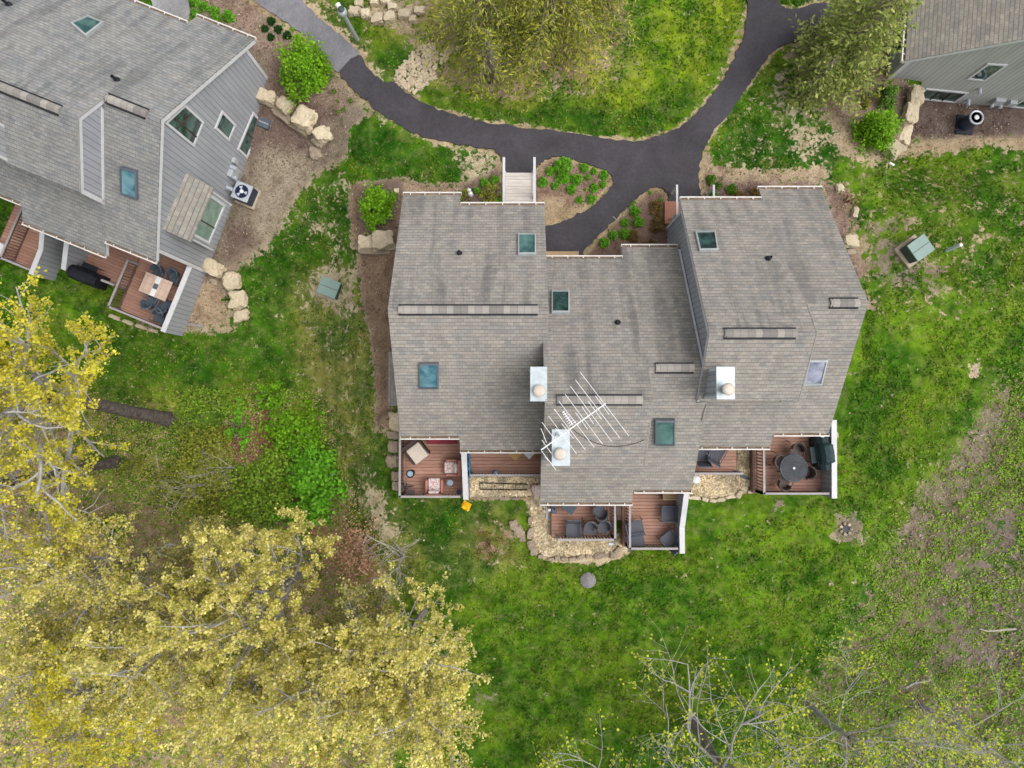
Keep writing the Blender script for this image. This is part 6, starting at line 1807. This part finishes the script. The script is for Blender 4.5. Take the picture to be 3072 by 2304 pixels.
BANK = [(3300, 1080), (2990, 1180), (2850, 1400), (2720, 1540), (2640, 1680), (2560, 1850), (2470, 2000), (2400, 2120), (2330, 2500), (3400, 2500)]
scatter("leaf_litter", "brown fallen leaves covering the wood floor", "leaf litter", "dry_leaf", 60000, .065, 2, lambda px, py, x, y, rng: (pdist(px, py, WOOD) + rng.normal(size=len(px)) * 25 > 0) & (vnoise(x, y, 1.2, 3) > .35), .02, 1.2, 1.2, (-24, -3, -17, 2))
scatter("undergrowth", "low green weeds speckling the rough bank", "undergrowth", "leaf_weed", 120000, .08, 3, lambda px, py, x, y, rng: (pdist(px, py, BANK) + rng.normal(size=len(px)) * 55 > 0) & (rng.random(len(px)) < (vnoise(x, y, .35, 4) * .5 + vnoise(x, y, 1.3, 5) * .5) * 2.6 - .97), .04, .6, 1.2, (8, 24, -18, 3))
scatter("undergrowth", "low olive weeds on the wood floor by the thicket", "undergrowth", "leaf_weed", 50000, .085, 4, lambda px, py, x, y, rng: (pdist(px, py, WOOD) > 0) & (rng.random(len(px)) < (vnoise(x, y, .5, 6) * .5 + vnoise(x, y, 1.8, 7) * .5) * 2.4 - .7), .06, .6, 1.2, (-24, -3, -17, 2))
scatter("bank_litter", "grey brown twigs and leaves lying on the rough bank", "leaf litter", "chip_grey", 11000, .06, 5, lambda px, py, x, y, rng: (pdist(px, py, BANK) + rng.normal(size=len(px)) * 20 > 0), .02, 1.2, 2.6, (8, 24, -18, 3))
scatter("straw_mulch", "pale straw coloured chips in the garden beds by the decks", "mulch", "chip", 90000, .07, 6, lambda px, py, x, y, rng: np.max([pdist(px, py, q) for q in STRAWS], 0) > 0, .02, 1.0, 2.2, (-2.5, 11.5, -7, -.5))
# fallen sticks
for i, (pts, mat, lab) in enumerate([
    ([(3045, 1885), (2960, 1892), (2935, 1885)], "bark_pale", "white fallen branch on the rough bank"), ([(2715, 2062), (2740, 2048), (2790, 2040)], "bark_grey", "grey fallen log end on the lower bank"),
    ([(2985, 1795), (2978, 1780), (2990, 1770)], "bark_pale", "small pale stick on the bank above the white branch"), ([(2520, 1935), (2560, 1945), (2630, 1930)], "twig", "thin curved stick at the bank's lawn edge"),
    ([(470, 1365), (478, 1410), (505, 1455)], "bark_pale", "pale forked stick standing in the thicket"), ([(1290, 2100), (1320, 2085)], "twig", "short stick on the south lawn"),
    ([(3000, 1830), (3050, 1860), (3090, 1880)], "twig", "brown stick near the right edge of the bank"), ([(3045, 1620), (2990, 1600), (2960, 1640)], "twig", "crooked stick high on the bank"),
    ([(1838, 650), (1850, 662)], "bark_pale", "pale stick on the forked bed's mulch")]):
    o0 = G(*pts[0])
    t = thing("fallen_branch", lab, "branch", o0)
    w = .05 if i in (0, 1) else .025
    MB().tube([G(a, b, .06) - o0 for a, b in pts], [w, w * .8, w * .4][:len(pts)], 6).build("stem", mat, t)
    a, b = pts[1]
    MB().tube([G(a, b, .07) - o0, G(a + 12, b - 16, .16) - o0], [w * .5, w * .2], 5).build("side_twig", mat, t)
